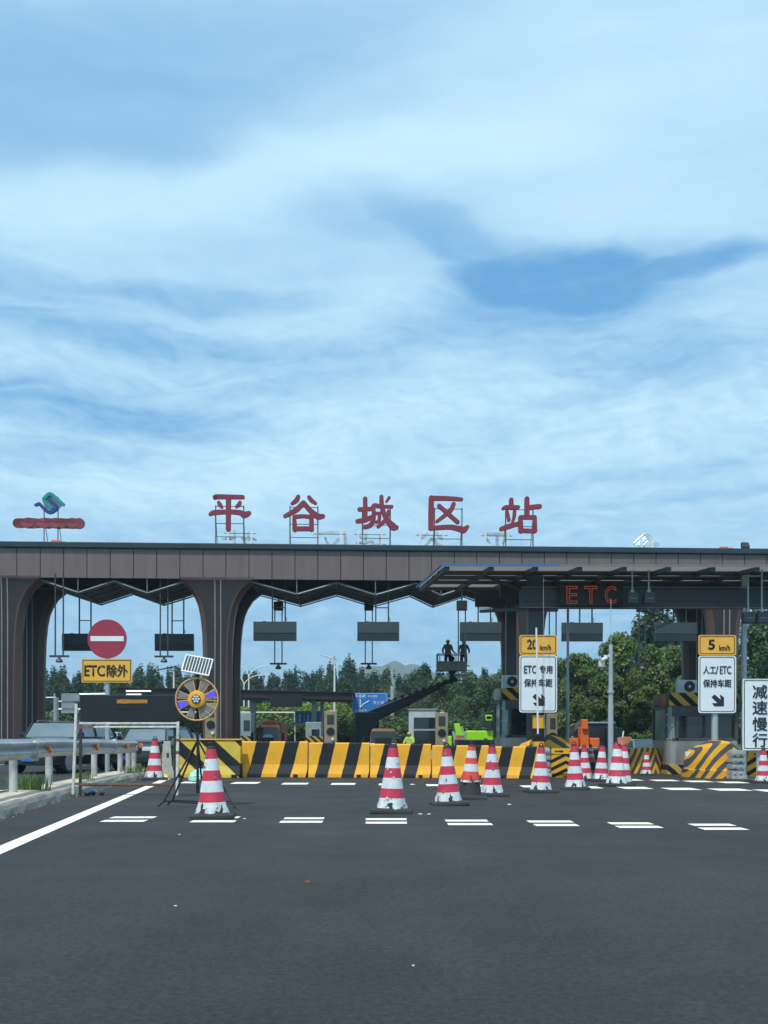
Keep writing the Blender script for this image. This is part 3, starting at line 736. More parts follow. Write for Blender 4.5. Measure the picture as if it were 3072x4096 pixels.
for mn, sts in LOGO:
    for st, ws in sts:
        pts = [(-(p[0]-412)*.4822/76*.95, (330-p[1])*.4822/76*.95+.62) for p in st]
        for sgn in (-1, 1):
            pp = []
            for i, p in enumerate(pts):
                a, b = Vector(pts[max(i-1, 0)]), Vector(pts[min(i+1, len(pts)-1)]); d = (b-a).normalized(); pp.append((p[0]-d.y*.09*sgn, .1, p[1]+d.x*.09*sgn))
            m.tube(pp, .028, n=5)
        for p in pts: m.box((p[0], .1, p[1]), (.2, .05, .07), (0, R(35+q*20), 0)); q += 1
m.build('lattice', 'grey_letter', t)
for x in (-.34, .25): MB().bar((x, 0, -.02), (x, 0, 1.45), .10, .10).build('post', 'bright_post', t)
# red beacon boxes and a floodlight on the roof edge
for px, lab in ((236, 'small red box lying on the canopy edge below the emblem'), (2905, 'small red box lying on the canopy edge near the floodlight')):
    s0 = S(px, .5, 2170); t = thing('roof_box', lab, 'box', CW(s0, .5, zt), A)
    m = MB(); m.box((-.15, 0, .09), (.42, .3, .18)); m.build('box_body', 'machine_orange', t, bevel=.02)
    m = MB(); m.box((.2, 0, .06), (.3, .24, .12)); m.build('box_end', 'truck_rust', t, bevel=.02)
s0 = S(2981, .5, 2170); t = thing('floodlight', 'dark floodlight tilted up on the right end of the canopy roof', 'floodlight', CW(s0, .5, zt), A)
m = MB(); m.box((0, 0, .27), (.42, .16, .34), (R(-25), 0, R(10))); m.build('lamp_housing', 'dark_steel', t, bevel=.03)
m = MB(); m.bar((-.2, 0, 0), (-.22, 0, .3), .04); m.bar((.2, 0, 0), (.22, 0, .3), .04); m.bar((-.2, 0, .03), (.2, 0, .03), .04); m.build('bracket', 'dark_steel', t)

# ---------------------------------------------------------------- hanging lane boards and lane cameras
def lane_board(x0, x1, y0, y1, d, lab, ztop=None):
    c = P((x0+x1)/2, y1, d); w = (x1-x0)/F*d; h = (y1-y0)/F*d; zt_ = (ztop or zb)-c.z
    t = thing('lane_board', lab, 'lane sign', c, 0, 'unlit boards hanging under the toll canopy')
    m = MB(); m.box((0, .11, h*.70), (w, .22, h*.60)); m.build('upper_board', 'board_dark', t, bevel=.012)
    m = MB(); m.box((0, .12, h*.20), (w, .20, h*.395)); m.build('lower_board', 'board_darker', t, bevel=.012)
    m = MB(); xs = (-.06*w, .24*w)
    for x in xs: m.bar((x, .1, h), (x, .1, zt_), .07)
    m.bar((xs[0], .1, h+.75), (xs[1], .1, h+.75), .05); m.bar((xs[0], .1, h+2.2), (xs[1], .1, h+2.2), .05)
    m.cyl((-.25*w, .1, h), (-.25*w, .1, h+.03), .09, n=10)
    m.build('hanger', 'dark_steel', t)
    m = MB(); m.tube([(xs[1]+.03, .05, h+.25), (xs[1]+.10, .03, h+.12), (xs[1]+.02, .04, h+.01)], .02, n=6); m.build('cable', 'black', t)
    return t
LB = [(247, 402, 2534, 2603, 57.0, 'dark lane board partly behind the round no entry sign'), (618, 774, 2535, 2603, 57.0, 'dark lane board hanging left of the fan shaped warning light'),
      (1013, 1185, 2486, 2563, 52.4, 'dark lane board right of the twin columns, above the double arm street lamps'), (1429, 1597, 2487, 2563, 52.6, 'dark lane board over the distant mountain peak'),
      (1840, 2006, 2488, 2563, 52.9, 'dark lane board just above the two workers in the lift bucket'), (2248, 2412, 2490, 2565, 53.2, 'dark lane board below the glowing red ETC letters'),
      (2622, 2790, 2490, 2565, 53.6, 'dark lane board against the dark columns, left of the 5 km/h plate')]
for b in LB: lane_board(*b)
def lane_cam(x0, x1, ybox, ybar, d, lab, box=True, bw=None):
    xc = (x0+x1)/2; c = P(xc, ybar, d); w = (x1-x0)/F*d
    t = thing('lane_camera', lab, 'camera', c, 0, 'lane cameras on long drop rods under the toll canopy')
    top = P(xc, ybox, d).z-c.z
    m = MB()
    for x in (-w/2, w/2): m.bar((x, 0, 0), (x, 0, max(top, zb-c.z) if not box else top+.05), .06)
    m.build('drop_rod', 'dark_steel', t)
    bw = bw or w*2.3
    m = MB(); m.bar((-bw/2, 0, 0), (bw/2, 0, 0), .09, .10); m.build('cross_bar', 'dark_steel', t)
    m = MB(); m.lathe([(.04, -.02), (.05, -.10), (.14, -.16), (.18, -.26), (.17, -.30), (.03, -.32)], 14); m.cyl((0, 0, 0), (0, 0, -.12), .07, n=10); m.build('camera_dome', 'board_dark', t, smooth=True)
    if box:
        m = MB(); m.box((0, .05, top+.24), (.52, .4, .48)); m.bar((0, .05, top+.45), (0, .05, zb-c.z), .07); m.build('junction_box', 'black', t, bevel=.02)
    return t
lane_cam(221, 253, 2400, 2625, 50.0, 'leftmost lane camera on bare rods, beside the no entry sign', False, .98)
lane_cam(641, 671, 2400, 2626, 52.0, 'lane camera whose rods pass in front of the board left of the warning light', False, .98)
lane_cam(1099, 1128, 2441, 2655, 56.5, 'lane camera under the board right of the twin columns')
lane_cam(1461, 1489, 2441, 2655, 56.5, 'lane camera under the board over the mountains')
lane_cam(1833, 1861, 2441, 2700, 50.5, 'lane camera with rods dropping in front of the lift workers')
lane_cam(2197, 2224, 2445, 2690, 51.5, 'lane camera with rods going down behind the 20 km/h plate')
lane_cam(2556, 2581, 2446, 2655, 51.5, 'lane camera in front of the big green trees, right of the camera mast')

# ================================================================ FRONT STEEL CANOPY
fc = thing('steel_canopy', 'nearer steel canopy with blue edge and pale roof panels over the right booths', 'canopy', (0, 0, 0))
n0 = P(1769, 2271, 31); f0 = P(1669, 2357, 40); 
zN = n0.z; zF = f0.z
def fcp(x, t, dz=0.0):      # x across, t 0 near edge .. 1 far edge
    y = 31+9*t; return Vector((x, y, zN+(zF-zN)*t+dz))
XL0, XL1, XR = n0.x, f0.x, 14.5
m = MB()
def plate(mb, x0a, x0b, x1, t0, t1, dz, th, mi=0):
    a, b, c, d = fcp(x0a, t0, dz), fcp(x1, t0, dz), fcp(x1, t1, dz), fcp(x0b, t1, dz); u = Vector((0, 0, th))
    mb.add([a, b, c, d, a+u, b+u, c+u, d+u], [(3, 2, 1, 0), (4, 5, 6, 7), (0, 1, 5, 4), (1, 2, 6, 5), (2, 3, 7, 6), (3, 0, 4, 7)], mi)
m.add([fcp(XL0, 0, .08), fcp(XR, 0, .08), fcp(XR, 1, .08), fcp(XL1, 1, .08)], [(0, 1, 2, 3)]); m.build('roof_deck', 'roof_sheet', fc)
m = MB(); nx = 9
for i in range(nx+1):
    x = XL0+.15+(XR-XL0-.3)*i/nx; xb = XL1+.15+(XR-XL1-.3)*i/nx
    m.bar(fcp(x, 0.01, -.03), fcp(xb, .99, -.03), .16, .14)
m.build('rafter', 'beam_green', fc)
m = MB()
for t in (.20, .40, .62, .97):
    m.bar(fcp(XL0+(XL1-XL0)*t+.05, t, .0), fcp(XR, t, .0), .45, .07)
m.build('purlin', 'beam_green', fc)
m = MB(); m.bar(fcp(XL0-.03, -.005, .08), fcp(5.4, -.005, .08), .05, .06); m.bar(fcp(XL0-.03, -.005, .08), fcp(XL1-.03, 1, .08), .05, .06); m.build('blue_edge', 'blue_trim', fc)
m = MB(); m.bar(fcp(5.4, -.005, .08), fcp(XR, -.005, .08), .04, .05); m.build('grey_edge', 'frame_steel', fc)
# deep box girder under the roof, with the lettering panel hung on it
by = 33.3; gz0 = PZ(2600, 2428, by); gz1 = PZ(2600, 2352, by); gx0 = PX(2085, by)
m = MB(); m.box(((gx0+XR)/2, by+.35, (gz0+gz1)/2), (XR-gx0, .5, gz1-gz0)); m.box(((gx0+XR)/2, by+.09, gz0+.20), (XR-gx0, .02, .03)); m.box(((gx0+XR)/2, by+.09, gz0+.62), (XR-gx0, .02, .03)); m.build('girder', 'beam_green', fc, bevel=.01)
m = MB(); m.box(((PX(2000, 35.2)+XR)/2, 35.4, gz1+.22), (XR-PX(2000, 35.2), .4, .50)); m.box(((PX(1900, 38)+XR)/2, 38, zF-.65), (XR-PX(1900, 38), .3, .6)); m.build('upper_girder', 'dark_steel', fc)
# lower flange lines catch light
m = MB(); m.box(((gx0+XR)/2, by+.06, gz0-.02), (XR-gx0, .10, .03)); m.box(((gx0+XR)/2, by+.06, gz1+.03), (XR-gx0, .08, .03)); m.build('flange', 'frame_steel', fc)
# columns
def post(x0, x1, d, ztop, mn='beam_green'):
    c = PX((x0+x1)/2, d); w = (x1-x0)/F*d; m = MB(); m.box((c, d, ztop/2), (w, w, ztop)); m.build('column', mn, fc, bevel=.015)
    return c
c1 = post(2109, 2166, 33.9, zN+.25); c2 = post(2022, 2062, 38.0, zF-.3)
cr = post(2966, 2984, 34.0, zN+.2, 'pole_grey')
post(3250, 3306, 34.0, zN+.25)
m = MB()
m.bar((c1-1.9, 33.0, zN+.12), (c1, 33.9, zN-.45), .07, .09)
m.bar((c1-2.2, 38, zF-.15), (c2, 38.0, zF-.75), .08); m.bar((c2, 38.0, zF-.9), (c1, 34, zN-1.0), .12, .16)
m.bar((c1+.6, 35.3, zN-.7), (c1-1.5, 37.4, zF-1.2), .12, .12)
m.build('brace', 'beam_green', fc)
# lettering panel
x0, x1, y0, y1 = 2235, 2490, 2340, 2426; d = by-.05
lp = thing('letter_panel', 'dark panel with glowing red outlined ETC letters under the front canopy edge', 'lane sign', P((x0+x1)/2, y1, d))
w = (x1-x0)/F*d; h = (y1-y0)/F*d
m = MB(); m.box((0, 0, h/2), (w, .10, h)); m.build('panel', 'black', lp, bevel=.01)
for ch, a, b in (('E', 2265, 2308), ('T', 2336, 2388), ('C', 2418, 2463)):
    xc = ((a+b)/2-(x0+x1)/2)/F*d; text(ch, (b-a)/F*d, 70/F*d, (xc, -.062, h/2+.02), lp, 'led_red', name='glowing_letter', outline=True)
# pairs of lane lights hanging under the front canopy
for px, yb, dd, lab in ((2529, 2418, 32.4, 'grey lane lamp hanging under the front canopy, left one of the middle pair'), (2595, 2418, 32.4, 'grey lane lamp hanging under the front canopy, right one of the middle pair'), (2992, 2496, 32.2, 'dark lane lamp by the right frame edge, left one of its pair'), (3047, 2496, 32.2, 'dark lane lamp at the right frame edge, right one of its pair')):
    c = P(px, yb, dd); t = thing('lane_lamp', lab, 'lamp', c, 0, 'pairs of lane lamps under the front canopy')
    top = zN+.2-c.z
    m = MB(); m.box((0, 0, .20), (.38, .28, .36), taper=.88); m.build('lamp_housing', 'board_dark', t, bevel=.03)
    m = MB(); m.box((0, -.145, .18), (.22, .02, .035)); m.build('lamp_slot', 'frame_steel', t)
    m = MB(); m.cyl((0, 0, .38), (0, 0, top), .028, n=8); m.cyl((0, 0, .38), (0, 0, .48), .07, n=8); m.build('stem', 'pole_grey', t)
# ================================================================ BARRIERS
def jersey(m, L, h=1.0, hw=.29, ht=.10):
    prof = [(-hw, 0), (-hw+.015, .10), (-ht-.06, .36), (-ht, h-.03), (-ht+.03, h), (ht-.03, h), (ht, h-.03), (ht+.06, .36), (hw-.015, .10), (hw, 0)]
    n = 5
    for i in range(1): m.prismx(prof, -L/2, L/2)
JN = [(958, 3109), (1232, 3110), (1480, 3111), (1728, 3112), (1960, 3113), (2186, 3115)]
labs = ['yellow and black concrete block directly right of the diagonal striped block', 'yellow and black concrete block below the left bronze payment machine',
        'yellow and black concrete block behind the lone cone in mid road', 'yellow and black concrete block behind the black skirted cone', 'yellow and black concrete block at the right end of the row, beside the chevron panel']
proto = None
for i, ((a, ya), (b, yb)) in enumerate(zip(JN, JN[1:])):
    pa, pb = G(a, ya), G(b, yb); L = (pb-pa).length; an = math.atan2(pb.y-pa.y, pb.x-pa.x); c = (pa+pb)/2
    if proto is None:
        t = thing('concrete_barrier', labs[i], 'barrier', (0, 0, 0), 0, 'striped concrete barrier blocks closing the road')
        m = MB(); jersey(m, 2.0); m.build('body', 'barrier_stripe', t, bevel=.012)
        m = MB()
        for x in (-.62, .66): m.box((x, -.275, .045), (.13, .07, .09))
        m.build('forklift_slot', 'black', t)
        m = MB(); m.bar((-1.0, -.09, .6), (-1.0, .09, .6), .02, .5); m.build('end_face', 'concrete_light', t); proto = t
        base = t
    else: t = dup(proto)
    t['label'] = labs[i]
    t.location = (c.x, c.y+.29, 0); t.rotation_euler = (0, 0, an+(.01 if i % 2 else -.008)); t.scale = ((L-.035)/2.0, 1, (1.09, 1.055, 1.02, .98, .955)[i])
pa, pb = G(694, 3110), G(966, 3110); L = (pb-pa).length; c = (pa+pb)/2
t = thing('concrete_barrier', 'taller pale yellow block with black diagonals at the left end of the row', 'barrier', (c.x, c.y+.3-.25, 0), R(-2.0))
m = MB(); jersey(m, L, 1.13, .30, .12); m.build('body', 'barrier_diag', t, bevel=.015)
m = MB(); m.box((0, 0, 1.145), (L+.05, .30, .04)); m.build('cap', 'amber', t, bevel=.01)
m = MB()
for x in (-.42, .38, .85): m.box((x, -.29, .05), (.16, .06, .10))
m.build('forklift_slot', 'black', t)
p = G(668, 3113)
t = thing('concrete_barrier', 'bare grey block seen end on at the far left of the row', 'barrier', (p.x, p.y, 0), R(13))
m = MB(); prof = [(-.24, 0), (-.22, .12), (-.14, .40), (-.095, 1.09), (.095, 1.09), (.14, .40), (.22, .12), (.24, 0)]
m.prism(prof, 0, 2.0); m.build('body', 'concrete_light', t, bevel=.012)
m = MB(); m.box((.02, -.004, .68), (.07, .012, .13)); m.build('lifting_hole', 'board_dark', t)
m = MB(); m.prism([(x*1.02, z+.002) for x, z in prof], .35, 1.98); m.build('painted_side', 'barrier_diag', t)

# ================================================================ TRAFFIC CONES
BN = [(.066, .24, 0), (.24, .395, 1), (.395, .565, 0), (.565, .725, 1), (.725, .90, 0), (.90, 1.05, 1)]
def cone(px, py, lab, scale=1.0, style='plain', rz=0.0, lean=(0, 0), seed=0):
    rr = random.Random(seed+100); p = G(px, py)
    t = thing('traffic_cone', lab, 'traffic cone', (p.x, p.y+.34*scale, 0), rz, 'red and white striped traffic cones'); t.scale = (scale,)*3
    rb, rt, Z0, Z1 = .235, .066, .05, 1.05
    def rad(z): return rb+(rt-rb)*(z-Z0)/(Z1-Z0)
    red = 'cone_orange' if style == 'skirt' else 'cone_red'
    low = .34 if style == 'skirt' else .07
    n = 24; m = MB()
    zs = []
    bands = BN if style != 'skirt' else [(.34, .375, 0), (.375, .55, 1), (.55, .70, 0), (.70, .82, 1), (.82, .965, 0), (.965, 1.05, 1)]
    lv = []
    for a, b, c in bands:
        k = 3
        for q in range(k): lv.append((a+(b-a)*q/k, c))
    lv.append((bands[-1][1], 1))
    ph = [rr.uniform(0, 6.28) for _ in range(6)]
    rings = []
    for z, c in lv:
        ring = []
        foot = max(0, 1-(z-low)/.20)
        for i in range(n):
            th = 2*math.pi*i/n
            octf = 1/max(math.cos(((th+R(22.5)) % R(45))-R(22.5)), .9)*.965
            cr = foot*(.022*math.sin(5*th+ph[0])+.016*math.sin(9*th+ph[1]+z*30)+rr.uniform(-.008, .008))+rr.uniform(-.0015, .0015)
            r = rad(z)*octf+.008+cr+foot*.006
            zz = z+(foot*.007*math.sin(3*th+ph[2]) if z < low+.03 else 0)
            ring.append((r*math.cos(th), r*math.sin(th), zz))
        rings.append(ring)
    for k in range(len(rings)-1):
        vs = rings[k]+rings[k+1]; col = lv[k][1]
        m.add(vs, [(i, (i+1) % n, n+(i+1) % n, n+i) for i in range(n)], col)
    o = m.build('striped_sleeve', ['cone_white', red], t, smooth=True)
    bm = bmesh.new(); bm.from_mesh(o.data); bmesh.ops.remove_doubles(bm, verts=bm.verts, dist=.0005); bm.to_mesh(o.data); bm.free()
    m = MB(); m.lathe([(.25, .03), (rb, .06), (rad(.6)-.004, .6), (rt+.004, 1.045), (rt+.002, 1.07), (rt-.012, 1.095), (.02, 1.10)], 16); m.build('cone_body', 'rubber', t, smooth=True)
    m = MB(); m.box((0, 0, .028), (.68, .68, .056), taper=.97); m.box((0, 0, .064), (.54, .54, .03), taper=.9); m.build('base', 'rubber', t, bevel=.012)
    m = MB(); m.tube([(.045*math.cos(a), 0, 1.105+.045*math.sin(a)) for a in [R(x) for x in range(-30, 211, 30)]], .012, n=6); m.build('carrying_loop', 'black', t, smooth=True)
    if style in ('torn', 'worn'):
        m = MB(); k = 7 if style == 'torn' else 4
        for q in range(k):
            z = rr.uniform(.12, 1.0); th = rr.uniform(-2.6, -.5); r = rad(z)+.013
            c = Vector((r*math.cos(th), r*math.sin(th), z)); tn = Vector((-math.sin(th), math.cos(th), 0)); up = Vector((0, 0, 1)); wd, ht = rr.uniform(.012, .032), rr.uniform(.02, .05)
            pts = [c+tn*wd*math.cos(a)*rr.uniform(.6, 1.2)+up*ht*math.sin(a)*rr.uniform(.6, 1.2) for a in [R(x) for x in range(0, 360, 45)]]
            m.add(pts+[c+Vector((math.cos(th), math.sin(th), 0))*.01], [(i, (i+1) % 8, 8) for i in range(8)])
        m.build('torn_patch', 'cone_white' if style == 'torn' else 'bucket_grey', t)
    t.rotation_euler = (R(lean[0]), R(lean[1]), rz)
    return t
cone(835, 3277, 'nearest large cone, crumpled white foot, in front of the tripod warning light', 1.0, 'worn', R(6), (0, -1.4), 1)
cone(1567, 3256, 'large cone with torn red bands standing alone in mid road', 1.01, 'torn', R(-3), (0, 1.4), 2)
cone(1801, 3224, 'cone with crinkled white foot just left of the black skirted cone', .98, 'worn', R(5), (0, -2.6), 3)
cone(1886, 3199, 'cone with bright orange bands over a bare black skirt', 1.0, 'skirt', R(-4), (0, 1.8), 4)
cone(1975, 3187, 'cone with dirty foot and pinkish bands, right of the black skirted cone', .98, 'worn', R(3), (0, 0), 5)
cone(2172, 3173, 'cone covering the right end of the yellow and black blocks', .96, 'plain', R(8), (0, .5), 6)
cone(2312, 3161, 'cone in front of the chevron panel with black arrows', .98, 'plain', R(-6), (0, -1.5), 7)
cone(2349, 3124, 'small cone below the orange lift, behind the chevron panel cone', .90, 'plain', R(0), (0, -1.5), 8)
cone(2414, 3127, 'clean slim cone left of the grey camera mast', .92, 'plain', R(4), (0, 1.8), 9)
cone(2480, 3147, 'broad cone right of the grey camera mast, topped by a red rag', 1.04, 'worn', R(12), (0, 1.0), 10)
cone(2503, 3138, 'cone half hidden behind the broad cone beside the camera mast', .96, 'plain', R(-12), (0, 2.5), 11)
cone(2369, 3078, 'tiny distant orange banded cone under the orange lift', .85, 'skirt', R(0), (0, 0), 12)
cone(2594, 3102, 'small cone before the striped flank left of the right booth', .72, 'plain', R(0), (0, 0), 13)
cone(3070, 3134, 'cone cut off by the right frame edge below the tall white sign', .84, 'plain', R(5), (0, 0), 14)
cone(606, 3122, 'cone on a broad black foot at the end of the guardrail', 1.07, 'plain', R(10), (0, .6), 15)
cone(357, 3072, 'tiny distant cone glimpsed under the guardrail behind the dark car', .85, 'skirt', R(0), (0, 0), 16)
p = P(2487, 2975, 25.2); t = thing('red_rag', 'red rag with a pale tip tied on top of the broad cone', 'rag', p)
m = MB(); m.add([(-.10, 0, .02), (.02, -.05, -.04), (.20, 0, .03), (.26, .03, .16), (.05, .02, .19), (-.10, .04, .15), (.06, .07, .05)], [(0, 1, 6), (1, 2, 6), (2, 3, 6), (3, 4, 6), (4, 5, 6), (5, 0, 6), (0, 5, 4, 1), (1, 4, 3, 2)]); m.build('cloth', 'truck_rust', t)
m = MB(); m.tube([(.02, 0, .15), (.04, .01, .28), (.05, 0, .33)], [.015, .02, .006], n=6); m.build('pale_tip', 'white_paint', t)

# ================================================================ GUARDRAIL
gp = [(-3, -4.35), (4, -5.15), (8, -5.58), (12, -6.02), (16, -6.43), (21, -6.9), (25.5, -7.26), (29, -7.48), (30.8, -7.55)]
def rail_x(d):
    for (d0, x0), (d1, x1) in zip(gp, gp[1:]):
        if d <= d1: return x0+(x1-x0)*(d-d0)/(d1-d0)
    return gp[-1][1]
gr = thing('guardrail', 'galvanised wavy guardrail on round posts along the left island', 'guardrail', (rail_x(16), 16, 0))
def rl(x, y, z): return (x-rail_x(16), y-16, z)
wp = [(.0, .0), (.035, .05), (.085, .08), (.085, .12), (.035, .16), (.0, .19), (.035, .22), (.085, .26), (.085, .30), (.035, .33), (.0, .38)]
m = MB(); d = -2.0; rings = []
rg = random.Random(2)
while d < 30.81:
    x = rail_x(d); top = 1.195-(.08 if d > 22 else 0)*(d-22)/8+.006*math.sin(d*1.3)
    fr = [rl(x+a+.0, d, top-.38+b) for a, b in wp]; bk = [rl(x+a-.006, d, top-.38+b) for a, b in reversed(wp)]
    rings.append(fr+bk); d += .53
m.loft(rings); m.build('beam', 'galv', gr, smooth=True)
for d in (15.0, 19.2, 23.2, 27.2):
    m = MB(); x = rail_x(d); m.box(rl(x+.05, d, 1.155-.19), (.10, .012, .40)); 
    for z in (1.155-.03, 1.155-.35, 1.155-.19): m.cyl(rl(x+.0, d-.15, z), rl(x+.10 if z != 1.155-.19 else x+.03, d-.15, z), .02, n=6)
    m.build('joint', 'galv_worn', gr)
for k, d in enumerate((3.5, 7.5, 11, 14.6, 18.2, 20.9, 25.4, 28.7, 29.8, 30.6)):
    m = MB(); x = rail_x(d)-.11; m.cyl(rl(x, d, .15), rl(x, d, 1.06), .075, n=14); m.cyl(rl(x, d, 1.06), rl(x, d, 1.08), .08, .03, n=14)
    m.bar(rl(x, d, .98), rl(x+.11, d, .98), .14, .16); m.build('post', 'galv_worn', gr, smooth=True)
for px, py in ((178, 2999), (373, 2983), (495, 2982), (583, 2988)):
    # a reflector sits where the view of the rail passes that spot
    d = min([q*.05+13 for q in range(355)], key=lambda q: abs(rail_x(q)/q-lvl(px, py)[0])); x = rail_x(d)
    m = MB(); m.prism([(0, -.06), (.11, -.075), (.13, 0), (.11, .075), (0, .06)], -.02, .03)
    o = m.build('reflector', 'reflector', gr); o.location = rl(x+.02, d, .965)

# ================================================================ ROAD SIGNS
def sign_plate(parent, w, h, z0, face, border, r=.05, edge=None, y=0, nm='plate'):
    m = MB(); m.prism(rrect(0, z0+h/2, w, h, r), y, y+.02); pl = m.build(nm, face, parent, bevel=.004)
    m = MB(); i = .035; t_ = .022
    ring_poly(m, rrect(0, z0+h/2, w-2*i, h-2*i, r*.9), rrect(0, z0+h/2, w-2*i-2*t_, h-2*i-2*t_, r*.75), y-.004, y+.002); m.build('border', border, pl)
    if edge:
        m = MB(); ring_poly(m, rrect(0, z0+h/2, w+.01, h+.01, r), rrect(0, z0+h/2, w-.03, h-.03, r*.9), y-.003, y+.022); m.build('rim', edge, pl)
    return pl
# no entry sign
d = 31.5; b = P(430, 3097, d); b.z = .0
k = F/d
t = thing('road_sign', 'round red no entry sign over a yellow plate, behind the guardrail', 'road sign', (PX(430, d, 3000), d, 0))
zc_ = PZ(432, 2557, d); r_ = 78/k
cx_ = PX(432, d, 2557)-t.location.x
m = MB(); m.cyl((cx_, -.10, zc_), (cx_, -.08, zc_), r_, n=48); dk = m.build('disc', 'sign_red', t, bevel=.003)
m = MB(); m.box((cx_, -.106, PZ(432, 2556, d)), (132/k, .012, 20/k)); m.build('white_bar', 'sign_white', dk)
z0, z1 = PZ(432, 2731, d), PZ(432, 2636, d)
pl = sign_plate(t, 201/k, z1-z0, z0, 'sign_yellow', 'sign_black', .03, y=-.10)
text('ETC', 82/k, 45/k, (-48/k, -.105, (z0+z1)/2), pl, 'sign_black', bold=.02); text('除外', 82/k, 48/k, (42/k, -.105, (z0+z1)/2), pl, 'sign_black', fat=.010)
m = MB(); m.cyl((0, 0, 0), (0, 0, zc_+.3), .075, n=16); m.build('pole', 'pole_grey', t, smooth=True)
m = MB()
for z in (zc_-.35, zc_+.25, z0+.2): m.box((0, -.025, z), (.5, .03, .05))
m.build('bracket', 'galv_worn', t)

def speed_sign(cx, d, num, line1, lab, x_parts, yt0, yt1, yb0, yb1, banded):
    k = F/d; t = thing('road_sign', lab, 'road sign', (PX(cx, d, 2700), d, 0)); w = 149/k
    za, zb_ = PZ(cx, yt1, d), PZ(cx, yt0, d)
    tp = sign_plate(t, w, zb_-za-.01, za, 'sign_yellow', 'sign_black', .07, 'amber', y=-.14, nm='speed_plate')
    hh = zb_-za
    text(num, (40 if len(num) > 1 else 27)/k, 41/k, ((-24 if len(num) > 1 else -23)/k, -.145, za+hh*.52), tp, 'sign_black', bold=.03)
    text('km/h', 43/k, 21/k, (29/k, -.145, za+hh*.36), tp, 'sign_black', fat=.004)
    zc1, zd = PZ(cx, yb1, d), PZ(cx, yb0, d); H_ = zd-zc1
    wp_ = sign_plate(t, w, H_-.01, zc1, 'sign_white', 'sign_black', .08, 'white_paint', y=-.14, nm='lane_plate')
    for body, ww, x in x_parts: text(body, ww/k, 31/k, (x/k, -.145, zd-57/k), wp_, 'sign_black', fat=.006)
    text('保持车距', 112/k, 31/k, (0, -.145, zd-110/k), wp_, 'sign_black', fat=.006)
    # arrow pointing down to the right
    q = [(-26, 12), (-14, 24), (11, 3), (7, 24), (24, 12), (24, -24), (-14, -24), (-24, -11), (-2, -11)]
    ax, az = 3/k, zc1+50/k
    m = MB(); m.prism([(ax+x/k, az+z/k) for x, z in q][::-1], -.146, -.14); m.build('arrow', 'sign_black', wp_)
    if banded:
        m = MB(); m.box((4/k, .06, (zb_-.1)/2), (44/k, .25, zb_-.1)); m.build('pole', 'post_bands', t, bevel=.02)
    else:
        m = MB(); m.cyl((-4/k, 0, 0), (-4/k, 0, zb_-.1), .105, n=18); m.build('pole', 'pole_grey', t, smooth=True)
    m = MB()
    for z in (za+.2, zc1+.3, zd-.3): m.box((0, -.10, z), (w*.8, .05, .06))
    m.build('bracket', 'galv_worn', t)
    return t
speed_sign(2150, 31.9, '20', '', 'white lane sign ETC with yellow 20 km/h plate on a banded post', [('ETC', 50, -31), ('专用', 50, 31)], 2541, 2620, 2622, 2850, True)
speed_sign(2863, 31.6, '5', '', 'white lane sign 人工/ETC with yellow 5 km/h plate on a grey pole', [('人工', 50, -31), ('/', 9, -1), ('ETC', 44, 33)], 2541, 2622, 2624, 2852, False)
d = 28.6; k = F/d; x0, x1, y0, y1 = 2964, 3104, 2717, 3000
t = thing('road_sign', 'tall white plate with four large black characters 减速慢行 at the right edge', 'road sign', (PX(3034, d, 2900), d, 0))
za, zb_ = PZ(3034, y1, d), PZ(3034, y0, d)
pl = sign_plate(t, (x1-x0)/k, zb_-za, za, 'sign_white', 'sign_black', .03, 'white_paint', y=-.14)
for ch, yc in zip('减速慢行', (2768, 2831, 2896, 2960)):
    text(ch, 58/k, 54/k, (-2/k, -.145, PZ(3034, yc, d)), pl, 'sign_black', fat=.008)
m = MB(); m.cyl((0, 0, 0), (0, 0, zb_-.1), .06, n=14); m.build('pole', 'pole_grey', t, smooth=True)

# ================================================================ MESSAGE BOARD FRAME
d = 20.4; k = F/d
fx = PX(300, d, 3187)
t = thing('message_board', 'switched off black message board on a rusty white tube frame', 'message board', (PX(510, d, 3000), d, 0))
ox = t.location.x
def Q(px, py, dd=None):
    p = P(px, py, dd or d); return (p.x-ox, p.y-d, max(p.z, .0))
m = MB(); a, b_ = Q(322, 2887), Q(716, 2780); m.box(((a[0]+b_[0])/2, .02, (a[2]+b_[2])/2), (b_[0]-a[0], .10, b_[2]-a[2])); bd = m.build('panel', 'black', t, bevel=.012)
m = MB(); m.box((Q(530, 2806)[0], -.035, Q(530, 2806)[2]), (122/k, .008, 15/k)); m.box((Q(500, 2806)[0], -.0375, Q(500, 2806)[2]), (30/k, .004, 17/k)); m.build('reflection_strip', 'orange_reflection', bd)  # orange bars painted on the panel as its reflection
m = MB(); rr = random.Random(11)
for q in range(16):
    z = (a[2]+b_[2])/2+rr.uniform(-.22, .22); m.box((rr.uniform(-.8, .8), -.032, z), (rr.uniform(.1, .6), .003, .008))
m.build('louvres', 'board_darker', bd)
m = MB()
m.bar(Q(306, 2815), Q(292, 3187), .055); m.bar(Q(712, 2885), Q(708, 3190), .055)
m.bar(Q(318, 2893), Q(716, 2893), .045); m.bar(Q(375, 2908), Q(716, 2907), .04); m.build('front_frame', 'chip_paint', t, bevel=.008)
m = MB(); m.bar(Q(306, 2910), Q(375, 2908), .05); m.bar(Q(298, 3136), Q(706, 3138), .04)
for px, py in ((292, 3183), (708, 3186), (712, 2960), (711, 3010)): p_ = Q(px, py); m.box(p_, (.062, .062, .06))
m.build('rusty_rail', 'rust', t)
